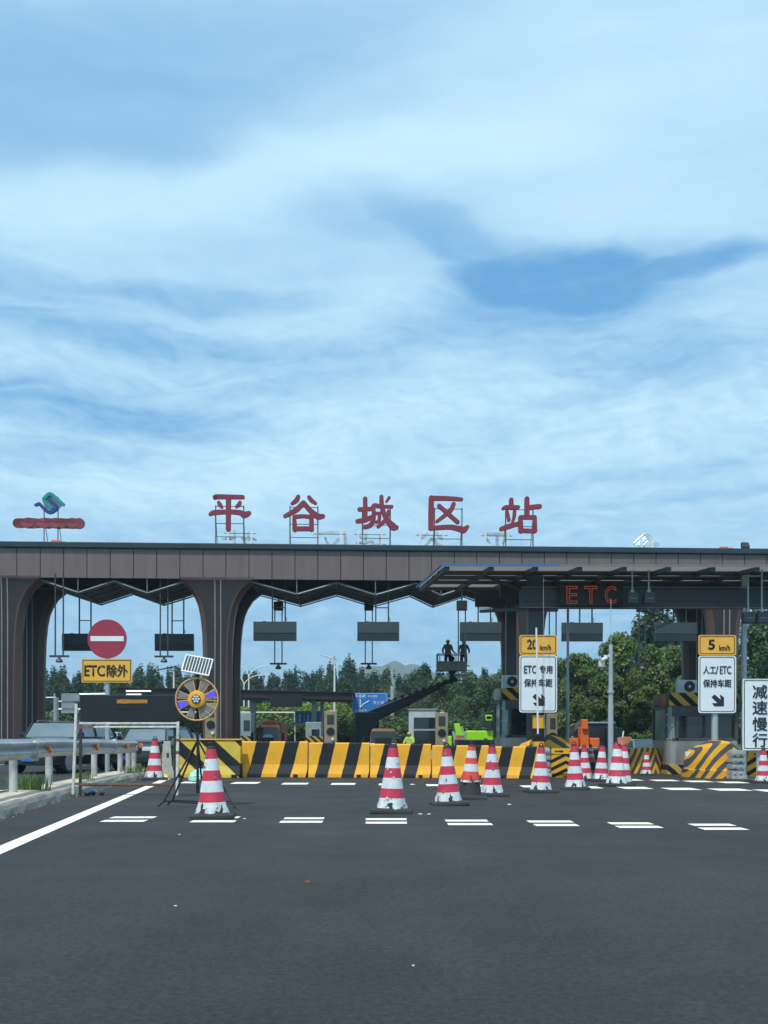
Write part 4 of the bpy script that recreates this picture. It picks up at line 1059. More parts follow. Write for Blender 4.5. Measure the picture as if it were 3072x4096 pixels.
m = MB(); m.bar(Q(323, 2900, 20.8), Q(321, 3182, 20.8), .05); m.bar(Q(700, 2900, 20.5), Q(703, 3130, 20.5), .06); m.bar(Q(321, 3140, 20.4), Q(703, 3140, 20.5), .04); m.bar(Q(323, 2960, 20.4), Q(300, 2960), .03); m.build('rear_frame', 'dark_steel', t)
# litter by its foot
p = G(375, 3183); t = thing('crumpled_wrapper', 'crumpled dark wrapper lying by the left leg of the message board', 'litter', p)
m = MB(); rr = random.Random(8); 
for q in range(7): m.box((rr.uniform(-.2, .18), rr.uniform(-.06, .06), .035+rr.uniform(0, .03)), (.12, .07, .03), (rr.uniform(-.6, .6), rr.uniform(-.6, .6), rr.uniform(0, 3)))
m.build('dark_film', 'black', t)
m = MB(); m.box((.05, -.05, .09), (.10, .03, .03), (.3, .5, .2)); m.box((-.05, -.04, .085), (.06, .03, .03), (.3, -.5, .8)); m.build('blue_film', 'blue_trim', t)

# ================================================================ TRIPOD WARNING LIGHT
d = 17.5; k = F/d; t = thing('warning_light', 'round amber solar warning light with blue lenses on a black tripod', 'warning light', (PX(791, d, 3000), d, 0))
ox, zc_ = t.location.x, PZ(791, 2798, d)
def T(px, py, dy=0): p = P(px, py, d+dy); return (p.x-ox, dy, max(p.z, .01))
m = MB(); m.bar((0, 0, .30), (0, 0, PZ(791, 2690, d)), .04); m.build('mast', 'black', t)
m = MB(); hub = (0, 0, PZ(791, 2960, d))
m.tube([hub, T(655, 3206, -.25), T(631, 3226, -.30)], .017, n=8); m.build('leg', 'black', t)
m = MB(); m.tube([hub, T(690, 3200, .25), T(672, 3216, .45)], .017, n=8); m.build('leg', 'black', t)
m = MB(); m.tube([hub, T(905, 3170, -.1), T(941, 3231, -.28)], .017, n=8); m.build('leg', 'black', t)
m = MB(); m.tube([hub, (.03, .3, .30), (.05, .55, .012)], .017, n=8); m.build('leg', 'black', t)
m = MB(); m.bar(T(652, 3204, -.22), T(800, 3214, 0), .022); m.bar(T(688, 3201, .2), T(800, 3206, .1), .022); m.bar(T(925, 3206, -.2), T(800, 3212, 0), .022); m.cyl((0, 0, .25), (0, 0, .40), .03, n=8); m.build('brace', 'black', t)
m = MB(); zz = zc_; Rr = 84/k
seg = 40; pr = [(.007, 0)]
m.tube([(Rr*math.cos(R(a)), -.09, zz+Rr*math.sin(R(a))) for a in range(0, 361, 9)], .016, n=8); m.build('outer_ring', 'rim_orange', t, smooth=True)
m = MB(); m.lathe([(.0, .10), (.10, .10), (.147, .085), (.155, .05), (.155, 0), (.0, 0)], 32, c=(0, -.06, zz), axis='Y'); hb = m.build('hub', 'amber', t, smooth=True)
m = MB(); m.cyl((0, -.16, zz), (0, -.172, zz), .080, n=24)
m.build('lens_plate', 'dark_steel', hb)
m = MB()
for q in range(7):
    a = R(60*q); r0 = 0 if q == 6 else .048; m.lathe([(.0, .016), (.014, .012), (.021, .0)], 10, c=(r0*math.cos(a), -.172, zz+r0*math.sin(a)), axis='Y')
m.build('led', 'lamp_glass', hb, smooth=True)
for q in range(16):
    a = R(22.5*q+11.25)
    if q % 2 == 0:
        pass
m = MB()
for a in (78, 102, 130, 155, 176, -174+0, -150, -122, -100, -80, -50, -25, -4, 6, 30, 52):
    a = R(a); m.bar((.14*math.cos(a), -.08, zz+.14*math.sin(a)), (Rr*math.cos(a), -.085, zz+Rr*math.sin(a)), .014, .02)
m.build('spokes', 'rim_orange', t)
def lens(a0, a1, mn):
    m = MB(); pts = []
    for r0, rng in ((.165, (a0+5, a1-5)), (Rr-.03, (a1-2, a0+2))):
        for q in range(5): a = R(rng[0]+(rng[1]-rng[0])*q/4); pts.append((r0*math.cos(a), zz+r0*math.sin(a)))
    m.prism(pts, -.095, -.075); m.build('lens', mn, t, bevel=.003)
for a0, a1, mn in ((52, 78, 'grey_lens'), (6, 30, 'blue_lens'), (-50, -25, 'grey_lens'), (-80, -52, 'grey_lens'), (102, 130, 'grey_lens'), (130+22, 176, 'grey_lens'), (180+6, 180+32, 'blue_lens'), (-125, -100, 'grey_lens')): lens(a0, a1, mn)
# solar panel
c = Vector((PX(790, d, 2661)-ox, -.02, PZ(790, 2661, d))); rot = Euler((R(-38), R(10), R(4)))
ps = bpy.data.objects.new('solar_panel', None)
m = MB(); m.box((0, 0, 0), (.49, .022, .40)); pn = m.build('solar_panel', 'white_paint', t, bevel=.004); pn.location = c; pn.rotation_euler = rot
m = MB()
for q in range(9): m.box((-.205+q*.0512, -.0135, 0), (.036, .004, .345))
m.build('cell', 'solar', pn)
m = MB(); m.bar((0, .01, PZ(791, 2700, d)), (0, .03, c.z), .03); m.bar((.1, .03, c.z), (.24, .10, c.z-.03), .03); m.build('panel_bracket', 'sign_back', t)
# bag under the tripod, yellow cloth, small debris
p = G(797, 3118); t = thing('plastic_bag', 'pale green plastic bag lying behind the nearest cone', 'bag', (p.x, p.y-5, 0))
t.location = G(800, 3128)
m = MB(); rr = random.Random(21); rings = []
for q, (r_, z) in enumerate(((.16, 0), (.24, .06), (.25, .16), (.20, .26), (.10, .33), (.03, .36))):
    rings.append([((r_*1.25+rr.uniform(-.03, .03))*math.cos(R(i*30)), (r_+rr.uniform(-.03, .03))*math.sin(R(i*30)), z+rr.uniform(-.015, .015) if q else 0) for i in range(12)])
m.loft(rings); m.build('bag_body', 'bag_green', t)
p = G(650, 3112); t = thing('yellow_cloth', 'crumpled yellow cloth lying beside the bare grey barrier block', 'cloth', (p.x, p.y-.3, 0))
m = MB(); rings = []
for q, (r_, z) in enumerate(((.17, .01), (.20, .05), (.15, .10), (.06, .135))):
    rings.append([((r_*1.3+rr.uniform(-.05, .05))*math.cos(R(i*36)), (r_*.7+rr.uniform(-.04, .04))*math.sin(R(i*36)), z+rr.uniform(-.02, .025) if q else .005) for i in range(10)])
m.loft(rings); m.build('folds', 'bag_yellow', t)
p = G(1232, 3531); t = thing('bent_scrap', 'small dark bent scrap alone on the near asphalt', 'litter', p)
m = MB(); m.bar((-.022, 0, .006), (.02, .004, .008), .012, .010); m.bar((-.022, 0, .006), (-.02, .003, .022), .008); m.bar((.02, .004, .006), (.017, 0, .024), .008); m.bar((0, 0, .008), (.003, .01, .018), .007); m.build('scrap', 'truck_rust', t)
for q, (px, py, s, lab) in enumerate(((702, 3624, .010, 'white pebble near the lower left of the asphalt'), (718, 3339, .016, 'white pebble below the nearest cone'), (1681, 3258, .03, 'pale pebble right of the lone cone, left one of two'), (1716, 3258, .028, 'pale pebble right of the lone cone, right one of two'), (2037, 3220, .035, 'pale pebble right of the dirty footed cone'), (1650, 3140, .05, 'pale pebble on the dashed row right of the lone cone'), (1653, 3863, .008, 'tiny white pebble at the bottom centre of the road'), (978, 3276, .02, 'white pebble right of the nearest cone'))):
    o = MB().lathe([(.001, 0), (s*.9, s*.1), (s, s*.5), (s*.5, s*.9), (.001, s)], 7).build('pebble', 'white_paint'); o.location = G(px, py); o.rotation_euler = (0, 0, q*1.3); o.scale = (1.5, 1, .6); tag(o, lab, 'pebble')
# ================================================================ ISLAND NOSES, CUSHIONS, BOOTHS
def nose(pl_, pr_, ptop, pside, d, depth, lab, mt_, back=.1, lip=True, group='striped island noses'):
    k = F/d; xl, xr = PX(pl_, d+depth), PX(pr_, d+depth*.6); cx = (xl+xr)/2; rx = (xr-xl)/2; zt_ = PZ((pl_+pr_)/2, ptop, d+.3); zs = PZ(pl_, pside, d+depth)
    t = thing('island_nose', lab, 'island nose', (cx, d+depth, 0), 0, group)
    def outline(sc, zf, inset=0.0):
        pts = []
        for q in range(-8, 9):
            a = math.pi/2*q/8; x = (rx*sc-inset)*math.copysign(abs(math.sin(a))**.8, math.sin(a)); y = -(depth*sc-inset)*abs(math.cos(a))**.9
            pts.append((x, y, zf(x)))
        pts += [(rx*sc-inset, back-inset, zf(rx)), (-(rx*sc-inset), back-inset, zf(-rx))]
        return pts
    top = lambda x: zs+(zt_-zs)*(1-min(1, abs(x)/rx)**1.7)
    m = MB(); rings = []
    if lip: rings += [outline(1.06, lambda x: 0), outline(1.06, lambda x: .24), outline(1.0, lambda x: .26)]
    else: rings += [outline(1.0, lambda x: 0)]
    rings += [outline(.98, lambda x: top(x)*.5), outline(.95, lambda x: top(x)-.07), outline(.95, lambda x: top(x)-.02, .05), outline(.80, lambda x: top(x)+.0)]
    m.loft(rings, caps=False)
    lr = rings[-1]; n = len(lr); m.add([(p[0], p[1], p[2]) for p in lr]+[(0, back*.4, zt_)], [(i, (i+1) % n, n) for i in range(n)])
    m.build('body', mt_, t, smooth=True)
    return t
nose(2062, 2300, 2938, 2992, 32.4, 1.1, 'striped rounded island nose behind the blocks, below the 20 km/h plate', 'nose_stripe')
nose(2736, 2966, 2962, 3012, 29.9, 1.5, 'striped rounded island nose left of the tall white sign', 'nose_fan')
nose(2500, 2660, 2990, 2996, 33.8, .6, 'striped nose with a chevron on the left flank of the right booth', 'far_nose_stripe', lip=False)
p = P(2752, 3010, 29.9); t = thing('white_flag', 'small white triangle stuck on the left edge of the right striped nose', 'marker', p)
m = MB(); m.prism([(-.10, .03), (.10, .03), (-.04, -.13)], 0, .012); m.build('triangle', 'white_paint', t)

def cushion(px0, px1, y0, y1, d, lab, mt_, stack_px, stack_y0, arrows, lab2):
    k = F/d; w = (px1-px0)/k; cx = PX((px0+px1)/2, d); z0, z1 = PZ(px0, y1, d), PZ(px0, y0, d)
    t = thing('chevron_panel', lab, 'warning panel', (cx, d, 0), 0, 'chevron panels with black arrows')
    m = MB(); m.box((0, .03, (z0+z1)/2), (w, .05, z1-z0)); b_ = m.build('panel', mt_, t, bevel=.006)
    m = MB()
    m.box((0, -.004, z1-(z1-z0)*.11), (w-.004, .012, (z1-z0)*.22)); m.build('arrow_strip', 'amber', b_)
    m = MB()
    za = z1-(z1-z0)*.125
    for ax in arrows:
        pts = [(-15, 0), (-8, 6), (-8, 2), (2, 2.5), (8, 4), (20, 4), (20, -4), (8, -4), (2, -2.5), (-8, -2), (-8, -6)]
        m.prism([(ax/k+x/k, za+z/k) for x, z in pts][::-1], -.014, -.008)
    m.build('arrow', 'sign_black', b_)
    m = MB(); m.box((0, .09, z0/2+.02), (w*.9, .07, z0+.05)); m.build('foot', 'galv_worn', t)
    s0, s1 = stack_px; cx2 = PX((s0+s1)/2, d); w2 = (s1-s0)/k
    t = thing('crash_cushion', lab2, 'crash cushion', (cx2, d+.35, 0), 0, 'ribbed grey crash cushions')
    zt_ = PZ(s0, stack_y0, d); n = 4; m = MB(); h = (zt_-.08)/n
    for q in range(n):
        zc_ = .08+h*(q+.5); m.box((0, 0, zc_), (w2, .5, h*.62)); m.box((0, .02, zc_+h*.4), (w2*.8, .42, h*.3))
        for x in (-.3, .1): m.box((x*w2, -.26, zc_), (w2*.16, .03, h*.25))
    m.build('ribs', 'pole_grey', t, bevel=.02)
    m = MB(); m.box((w2*.3, .05, .06), (w2*1.6, .6, .12)); m.build('base', 'galv_worn', t, bevel=.02)
cushion(2206, 2288, 2993, 3094, 30.6, 'yellow panel with black arrow and up pointing chevrons, right of the concrete blocks', 'chevron', (2184, 2204), 2992, (-14, 44), 'narrow grey ribbed cushion beside the chevron panel with two arrows')
bpy.data.objects['chevron_panel'].children[0].data.materials[0] = M['chevron'].copy() if False else M['chevron']
cushion(2992, 3062, 3004, 3108, 29.2, 'yellow panel with slanting black bands at the right edge of the road', 'chevron_slant', (2934, 2990), 3003, (0,), 'wide grey ribbed cushion between the right nose and the slanted panel')

def booth(x0, x1, ytop, d, dep, lab, ac_px, full=True):
    k = F/d; cx = PX((x0+x1)/2, d); w = (x1-x0)/k; zt_ = PZ(x0, ytop, d); zb_ = zt_-.44
    t = thing('toll_booth', lab, 'toll booth', (cx, d, 0), 0, 'toll booths under the front canopy')
    m = MB(); m.box((0, dep/2, zt_-.22), (w, dep, .40)); bd_ = m.build('roof_box', 'booth_frame', t, bevel=.03)
    m = MB(); m.box((.02, -.015, zt_-.215), (w-.02, .035, .43)); m.build('striped_band', 'booth_band', t, bevel=.01)
    m = MB(); m.lathe([(.02, -.2), (.24, -.2), (.26, 0), (.22, .20), (.02, .22)], 16, c=(-w/2+.02, .42, zt_-.23)); m.build('rusty_corner', 'rust' if full else 'concrete', t, smooth=True)
    # floor plinth, lower steel panels
    zl = PZ(x0, 2962 if full else 2950, d)
    m = MB(); m.box((0, dep/2, .16), (w+.05, dep+.05, .32)); m.build('plinth', 'booth_band', t, bevel=.01)
    m = MB(); r = .28
    pl = []
    for q in range(5): a = R(180+90*q/4); pl.append((-w/2+r+r*math.cos(a), r+r*math.sin(a)))
    pl += [(w/2, 0), (w/2, dep), (-w/2, dep)]
    n = len(pl); vs = [(x, y, .32) for x, y in pl]+[(x, y, zl) for x, y in pl]
    m.add(vs, [(i, (i+1) % n, n+(i+1) % n, n+i) for i in range(n)]+[tuple(range(n, 2*n))]); m.build('lower_panel', 'steel_booth', t, smooth=True)
    m = MB(); m.box((.25*w, -.012, (.32+zl)/2), (w*.28, .02, (zl-.32)*.8)); m.build('hatch', 'steel_booth', t, bevel=.006)
    # window frames and glass
    m = MB()
    for x, y in ((-w/2+.30, .03), (w/2-.03, .03), (-w/2+.03, .32), (-w/2+.03, dep-.04), (w/2-.04, dep-.04)): m.box((x, y, (zl+zb_)/2), (.10, .09, zb_-zl))
    m.box((0, .03, zb_-.16), (w-.3, .08, .34)); m.box((0, .03, zl+.04), (w-.3, .09, .09)); m.box((-w/2+.03, dep/2+.1, zb_-.05), (.06, dep-.3, .10)); m.box((w/2-.04, dep/2, zb_-.05), (.06, dep, .10)); m.box((0, dep-.04, zb_-.05), (w-.1, .06, .10)); m.build('window_frame', 'booth_frame', t, bevel=.01)
    m = MB(); m.box((.10, .06, (zl+zb_)/2), (w-.55, .02, zb_-zl-.1)); m.build('front_glass', 'glass_dark', t)
    m = MB(); m.box((-w/2+.04, dep/2+.1, (zl+zb_)/2), (.02, dep-.6, zb_-zl)); m.build('side_glass', 'glass_green', t); m = MB(); m.box((w/2-.04, dep/2, (zl+zb_)/2), (.02, dep-.1, zb_-zl)); m.build('side_glass', 'glass_green', t)
    # curved corner glass, bright
    m = MB(); pts = [(-w/2+.05+.24+.24*math.cos(R(180+a)), .29+.24*math.sin(R(180+a))) for a in (0, 22, 45, 68, 88)]
    vs = [(x, y, z) for z in (zl+.05, zb_) for x, y in pts]; m.add(vs, [(i, i+1, 5+i+1, 5+i) for i in range(4)]); m.build('corner_glass', 'glass_green', t, smooth=True)
    m = MB()
    for z in (zl+.05, zl+(zb_-zl)*.45, zb_-.28): m.bar((pts[0][0]-.01, pts[0][1], z), (pts[3][0], pts[3][1]-.01, z), .03, .03)
    m.build('corner_rails', 'bright_post', t)
    if full:
        m = MB(); zc_ = (zl+zb_)/2-.08
        ring_poly(m, rrect(-.18*w, zc_, 1.0, .92, .16), rrect(-.18*w, zc_, .86, .78, .12), .02, .05); m.build('inner_window', 'black', t)
        m = MB(); m.box((-.16*w, 1.0, zl+.2), (.5, .4, .5)); m.box((.2*w, 1.1, zl+.35), (.35, .3, .7)); m.build('desk', 'ac_white', t, bevel=.03)
    a0, a1, ay0, ay1 = ac_px; zw = (a1-a0)/k
    ax = PX((a0+a1)/2, d)-cx; az0 = zt_; az1 = PZ(a0, ay0, d)
    u = thing('air_conditioner', 'white air conditioner unit on the roof of the %s booth' % ('right' if full else 'left'), 'air conditioner', (cx+ax, d+.3, az0), 0, 'air conditioner units on booth roofs')
    hh = az1-az0
    m = MB(); m.box((0, .15, hh/2), (zw, .32, hh-.01)); m.build('casing', 'ac_white', u, bevel=.015)
    m = MB(); m.cyl((.06, -.012, hh*.5), (.06, -.03, hh*.5), hh*.40, n=28); m.build('fan_grille', 'board_darker', u)
    m = MB(); m.cyl((.06, -.03, hh*.5), (.06, -.045, hh*.5), hh*.10, n=16); m.build('fan_hub', 'ac_white', u)
    return t
booth(2672, 2950, 2771, 33.2, 1.9, 'toll booth with dark glass and steel lower panels behind the 5 km/h sign', (2722, 2800, 2717, 2770))
booth(2005, 2176, 2751, 35.6, 2.2, 'toll booth half hidden behind the 20 km/h sign and the striped nose', (2013, 2078, 2698, 2751), False)

def toll_machine(x0, x1, ytop, d, lab, beacon=True):
    k = F/d; w = (x1-x0)/k; c = PX((x0+x1)/2, d); zt_ = PZ(x0, ytop, d)
    t = thing('payment_machine', lab, 'payment machine', (c, d, 0), 0, 'bronze payment machines on the lane islands')
    m = MB(); m.box((0, .3, zt_/2), (w, .6, zt_)); m.build('cabinet', 'bronze_cab', t, bevel=.025)
    m = MB(); m.box((0, -.012, zt_-.42), (w*.55, .03, .46)); m.build('screen', 'glass_dark', t, bevel=.01)
    m = MB(); m.cyl((0, .0, zt_-1.02), (0, -.04, zt_-1.02), .20, n=24); m.build('round_window', 'black', t)
    m = MB(); m.cyl((w*.17, .0, zt_-1.40), (w*.17, -.08, zt_-1.40), .075, n=14); m.build('button', 'lamp_glass', t)
    m = MB(); m.box((0, -.05, zt_-1.68), (w*.4, .12, .10), (R(25), 0, 0)); m.box((0, -.012, zt_-2.0), (w*.55, .03, .30)); m.build('ticket_slot', 'rust', t)
    if beacon:
        m = MB(); m.lathe([(.08, 0), (.09, .02), (.075, .14), (.03, .18), (.001, .18)], 14, c=(.03, .3, zt_)); m.build('beacon', 'rust', t, smooth=True)
        m = MB(); m.cyl((.03, .3, zt_-.005), (.03, .3, zt_+.03), .11, n=14); m.build('beacon_base', 'lamp_glass', t)
toll_machine(1297, 1347, 2844, 50, 'bronze payment machine with beacon left of the blue forked arrow sign')
toll_machine(1743, 1792, 2850, 50, 'bronze payment machine with beacon against the white cabin')
toll_machine(820, 866, 2812, 47, 'bronze payment machine half behind the amber warning light', False)
toll_machine(2192, 2230, 2855, 44, 'bronze payment machine just right of the banded sign post', False)

# white cabin behind the blocks
x0, x1, d = 1636, 1746, 54; k = F/d; w = (x1-x0)/k; c = PX((x0+x1)/2, d); zt_ = PZ(1690, 2840, d)
t = thing('toll_cabin', 'white framed cabin with two dark windows behind the concrete blocks', 'cabin', (c, d, 0))
m = MB(); m.box((0, 1, zt_/2), (w, 2, zt_)); m.build('body', 'ac_white', t, bevel=.04)
zw1 = PZ(1690, 2870, d); zm = PZ(1690, 2918, d)
m = MB(); m.box((.12, -.01, (zw1+zm)/2+.03), (w*.82, .04, zw1-zm-.06)); m.build('upper_window', 'glass_dark', t)
m = MB(); m.box((.12, -.01, (zm+.5)/2), (w*.82, .04, zm-.6)); m.build('lower_window', 'glass_dark', t)
m = MB(); m.box((0, 1, zt_+.03), (w+.12, 2.1, .07)); m.build('roof', 'concrete', t, bevel=.015)

# small grey exit cabins with striped guards far beyond
for (x0, x1, y0, d, lab) in ((955, 1004, 2852, 76, 'small grey exit cabin with striped guard behind the twin columns'), (1222, 1284, 2888, 76, 'small grey exit cabin below the blue lane sign'), (668, 700, 2905, 70, 'small grey exit cabin behind the message board frame')):
    k = F/d; w = (x1-x0)/k; zt_ = PZ(x0, y0, d); t = thing('exit_cabin', lab, 'cabin', (PX((x0+x1)/2, d), d, 0), 0, 'grey exit cabins far behind the plaza')
    m = MB(); m.box((0, 1, zt_/2), (w, 2, zt_)); m.build('body', 'sign_back', t, bevel=.03)
    m = MB(); m.box((w*.15, -.01, zt_-.95), (w*.5, .03, .8)); m.build('window', 'glass_dark', t)
    m = MB(); m.box((.1, -.5, .95), (w*1.1, .08, .62)); m.build('striped_guard', 'booth_band', t)

# ---------------------------------------------------------------- masts, gate arm, lamps
def mast(px, pyb, ytop, d, r, lab, camera=True, ring=None):
    t = thing('camera_mast', lab, 'mast', (PX(px, d, 2800), d, 0)); zt_ = PZ(px, ytop, d)
    m = MB(); m.cyl((0, 0, 0), (0, 0, zt_*.55), r, n=16); m.cyl((0, 0, zt_*.55), (0, 0, zt_), r*.86, r*.72, n=16); m.build('pole', 'pole_grey', t, smooth=True)
    if ring: z = PZ(px, ring, d); m = MB(); m.cyl((0, 0, z), (0, 0, z+.08), r*1.25, n=16); m.build('collar', 'galv', t)
    if camera:
        m = MB(); m.bar((0, 0, zt_-.35), (-.22, -.05, zt_-.35), .05); m.cyl((-.16, -.08, zt_-.42), (-.34, -.22, zt_-.50), .055, n=12); m.lathe([(.02, .12), (.09, .10), (.10, 0), (.08, -.07), (.001, -.1)], 14, c=(-.30, -.08, zt_-.62)); m.build('camera', 'white_paint', t, smooth=True)
        m = MB(); m.cyl((0, 0, zt_), (0, 0, zt_+1.4), .008, n=5); m.build('lightning_rod', 'pole_grey', t)
mast(2443, 3060, 2578, 30.5, .085, 'grey camera mast with white camera standing right of the orange lift', True, 2772)
mast(2271, 2930, 2436, 37, .062, 'thin grey mast between the ETC sign and the big green trees', False)
mast(2975, 2720, 2432, 33, .07, 'grey mast rising behind the tall white sign', False, 2662)
# raised gate arm
d = 31.2; a = P(2152, 2936, d); b_ = P(2145, 2511, d)
t = thing('gate_arm', 'thin white barrier gate arm raised upright in front of the 20 km/h sign', 'gate arm', (a.x, d, 0))
m = MB(); m.bar((0, 0, a.z-.2), (b_.x-a.x, 0, b_.z), .05, .07); m.build('arm', 'white_paint', t, bevel=.01)
m = MB(); m.box((0, .05, a.z/2), (.26, .26, a.z)); m.build('gate_box', 'post_bands', t, bevel=.02)
m = MB(); m.tube([(.22, .02, a.z-.1), (.19, .02, 2.5), (.16, .02, b_.z+1.6)], .006, n=5); m.build('cord', 'pole_grey', t)

def street_lamp(px, ytop, d, lab, kind, ybase=None):
    t = thing('street_lamp', lab, 'street lamp', (PX(px, d, 2800), d, 0), 0, 'white street lamps beyond the plaza'); zt_ = PZ(px, ytop, d)
    m = MB(); m.cyl((0, 0, 0), (0, 0, zt_ if kind != 'double' else zt_-1.25), .13, .07, n=10); m.build('pole', 'white_paint', t, smooth=True)
    if kind == 'single':
        m = MB(); m.box((-.75, 0, zt_+.28), (1.3, .5, .10), (0, R(18), 0)); m.bar((0, 0, zt_-.1), (-.3, 0, zt_+.15), .08); m.build('lamp_head', 'white_paint', t, bevel=.02)
    elif kind == 'panel':
        m = MB(); m.box((-.5, 0, zt_+.1), (1.6, .5, .06), (0, R(-12), 0)); m.box((.35, 0, zt_+.05), (.6, .5, .06), (0, R(25), 0)); m.build('lamp_head', 'black', t)
    else:
        for sx, ext, hh in ((-1, 1.2, .2), (1, 2.5, .3)):
            m = MB(); pts = [(0, 0, zt_-1.3)]
            for q in range(1, 9): u = q/8; pts.append((sx*ext*(u**1.5), 0, zt_-1.3+(1.0+hh)*(1-(1-u)**2.0)))
            m.tube(pts, [.06]*6+[.05, .045, .04], n=7); m.build('arm', 'white_paint', t, smooth=True)
            e = pts[-1]; m = MB(); m.box((e[0]+sx*.3, 0, e[2]), (.6, .25, .09), (0, R(6*sx), 0)); m.build('lamp_head', 'white_paint', t, bevel=.03)
street_lamp(995, 2660, 105, 'tall double armed white street lamp right of the twin columns, taller one', 'double')
street_lamp(976, 2698, 118, 'lower double armed white street lamp right beside the twin columns', 'double')
street_lamp(1338, 2638, 92, 'single headed white street lamp against the poplars', 'single')
street_lamp(695, 2676, 92, 'street lamp with flat panels above the message board', 'panel')

# blue direction signs
def blue_sign(x0, x1, y0, y1, d, lab):
    k = F/d; t = thing('direction_sign', lab, 'road sign', (PX((x0+x1)/2, d), d, 0)); z0, z1 = PZ((x0+x1)/2, y1, d), PZ((x0+x1)/2, y0, d)
    pl = sign_plate(t, (x1-x0)/k, z1-z0, z0, 'sign_blue', 'sign_white', .08, y=-.15)
    return t, pl, k, z0, z1
t, pl, k, z0, z1 = blue_sign(1409, 1549, 2772, 2852, 84, 'blue direction sign with a white forked arrow left of the lift boom')
text('平昌路', 46/k, 13/k, (-38/k, -.16, z1-13/k), pl, 'sign_white', bold=.01); text('平谷城区', 42/k, 10/k, (12/k, -.16, z1-14/k), pl, 'sign_white', bold=.005)
text('平三路', 46/k, 13/k, (36/k, -.16, z1-40/k), pl, 'sign_white', bold=.01); text('北京方向', 48/k, 11/k, (-36/k, -.16, z0+9/k), pl, 'sign_white', bold=.01)
m = MB(); m.bar((-38/k, -.16, z0+20/k), (-38/k, -.16, z1-24/k), .09, .01, up=(0, 1, 0)); m.tube([(-37/k, -.16, z0+22/k), (-24/k, -.16, z0+36/k), (-2/k, -.16, z1-36/k+4/k)], .045, n=6); m.build('arrow', 'sign_white', pl)
m = MB(); m.cyl((1.9, .2, 0), (1.9, .2, z1+.6), .17, n=12); m.bar((-1.4, 0, (z0+z1)/2+.4), (1.9, .15, (z0+z1)/2+.4), .12); m.bar((-1.4, 0, (z0+z1)/2-.4), (1.9, .15, (z0+z1)/2-.4), .12); m.build('post', 'pole_grey', t)
t, pl, k, z0, z1 = blue_sign(1180, 1284, 2846, 2896, 84, 'blue lane sign with white up arrows behind the dark canopy post')
m = MB()
for x in (-32, 1, 30):
    m.bar((x/k, -.16, z0+7/k), (x/k, -.16, z1-16/k), .08, .01, up=(0, 1, 0)); m.prism([((x-5)/k, z1-17/k), ((x+5)/k, z1-17/k), (x/k, z1-8/k)], -.165, -.155)
for q in range(4): m.bar((-15/k, -.16, z0+(6+10*q)/k), (-15/k, -.16, z0+(12+10*q)/k), .03, .01, up=(0, 1, 0))
m.build('arrows', 'sign_white', pl)
m = MB(); m.cyl((1.15, .25, 0), (1.15, .25, z1+.8), .16, n=12)
m.cyl((-4.6, .1, z1+.02), (1.1, .1, z1+.02), .05, n=6); m.build('post', 'pole_grey', t)
# white gantry rail
t = thing('height_rail', 'thin white height limit rail in front of the yellow green hedge', 'rail', (PX(1060, 88), 88, 0)); z = PZ(1060, 2850, 88)
m = MB(); x0, x1 = PX(948, 88)-t.location.x, PX(1180, 88)-t.location.x; m.cyl((x0-8, 0, z), (x1, 0, z), .07, n=8); m.cyl((x0+.2, 0, 0), (x0+.2, 0, z), .06, n=8); m.cyl((x1, 0, 0), (x1, 0, z), .06, n=8); m.build('rail', 'hedge_bar', t)
# left sign gantry seen from behind
d = 62; t = thing('sign_gantry', 'grey sign gantry with plates seen from behind, left of the message board', 'sign gantry', (PX(225, d), d, 0)); ox = t.location.x
def qz(py): return PZ(260, py, d)
def qx(px): return PX(px, d)-ox
m = MB(); m.cyl((0, 0, 0), (0, 0, qz(2790)), .20, .16, n=12); m.cyl((0, 0, qz(2807)), (qx(420), 0, qz(2807)), .07, n=8); m.cyl((0, 0, qz(2838)), (qx(330), 0, qz(2838)), .09, n=8)
m.cyl((qx(60), 0, qz(2791)), (0, 0, qz(2791)), .06, n=8); m.tube([(qx(202), 0, qz(2866)), (qx(206), 0, qz(2850)), (qx(220), 0, qz(2838))], .05, n=6); m.cyl((qx(300), 0, qz(2778)), (qx(420), 0, qz(2776)), .07, n=6); m.cyl((qx(218), 0, qz(2791)), (qx(217), 0, qz(2774)), .06, n=6); m.build('frame', 'galv', t)
for a, b_, c, e in ((248, 320, 2774, 2804), (248, 302, 2812, 2834), (248, 318, 2842, 2853)):
    m = MB(); m.box(((qx(a)+qx(b_))/2, -.12, (qz(c)+qz(e))/2), (qx(b_)-qx(a), .05, qz(c)-qz(e))); m.build('plate', 'sign_back', t)

# dark exit canopy beyond
d = 80; x0, x1 = PX(470, d), PX(1408, d); za, zb2 = PZ(480, 2752, d), PZ(1400, 2772, d)
t = thing('exit_canopy', 'long low dark canopy on a grey post far behind the plaza', 'canopy', ((x0+x1)/2, d, 0)); w = x1-x0
an = math.atan2(zb2-za, w)
m = MB(); m.box((0, 2.5, (za+zb2)/2-.30), (w, 5, .60), (0, -an, 0)); m.build('roof', 'column_dark', t, bevel=.05)
m = MB(); m.box((0, 2.5, (za+zb2)/2+.04), (w+.3, 5.3, .08), (0, -an, 0)); m.build('roof_edge', 'soffit', t)
for px in (1255, 640, 1010):
    m = MB(); xx = PX(px, d)-t.location.x; m.box((xx, .4, (za-.6)/2), (.40, .40, za-.6)); m.build('post', 'beam_green', t)
m = MB(); xx = PX(1145, d)-t.location.x; m.box((xx, 0, za-1.0), (2.5, .3, 1.0)); xx = PX(640, d)-t.location.x; m.box((xx, 0, za-.9), (1.5, .3, .7)); m.build('hanging_panel', 'black', t)
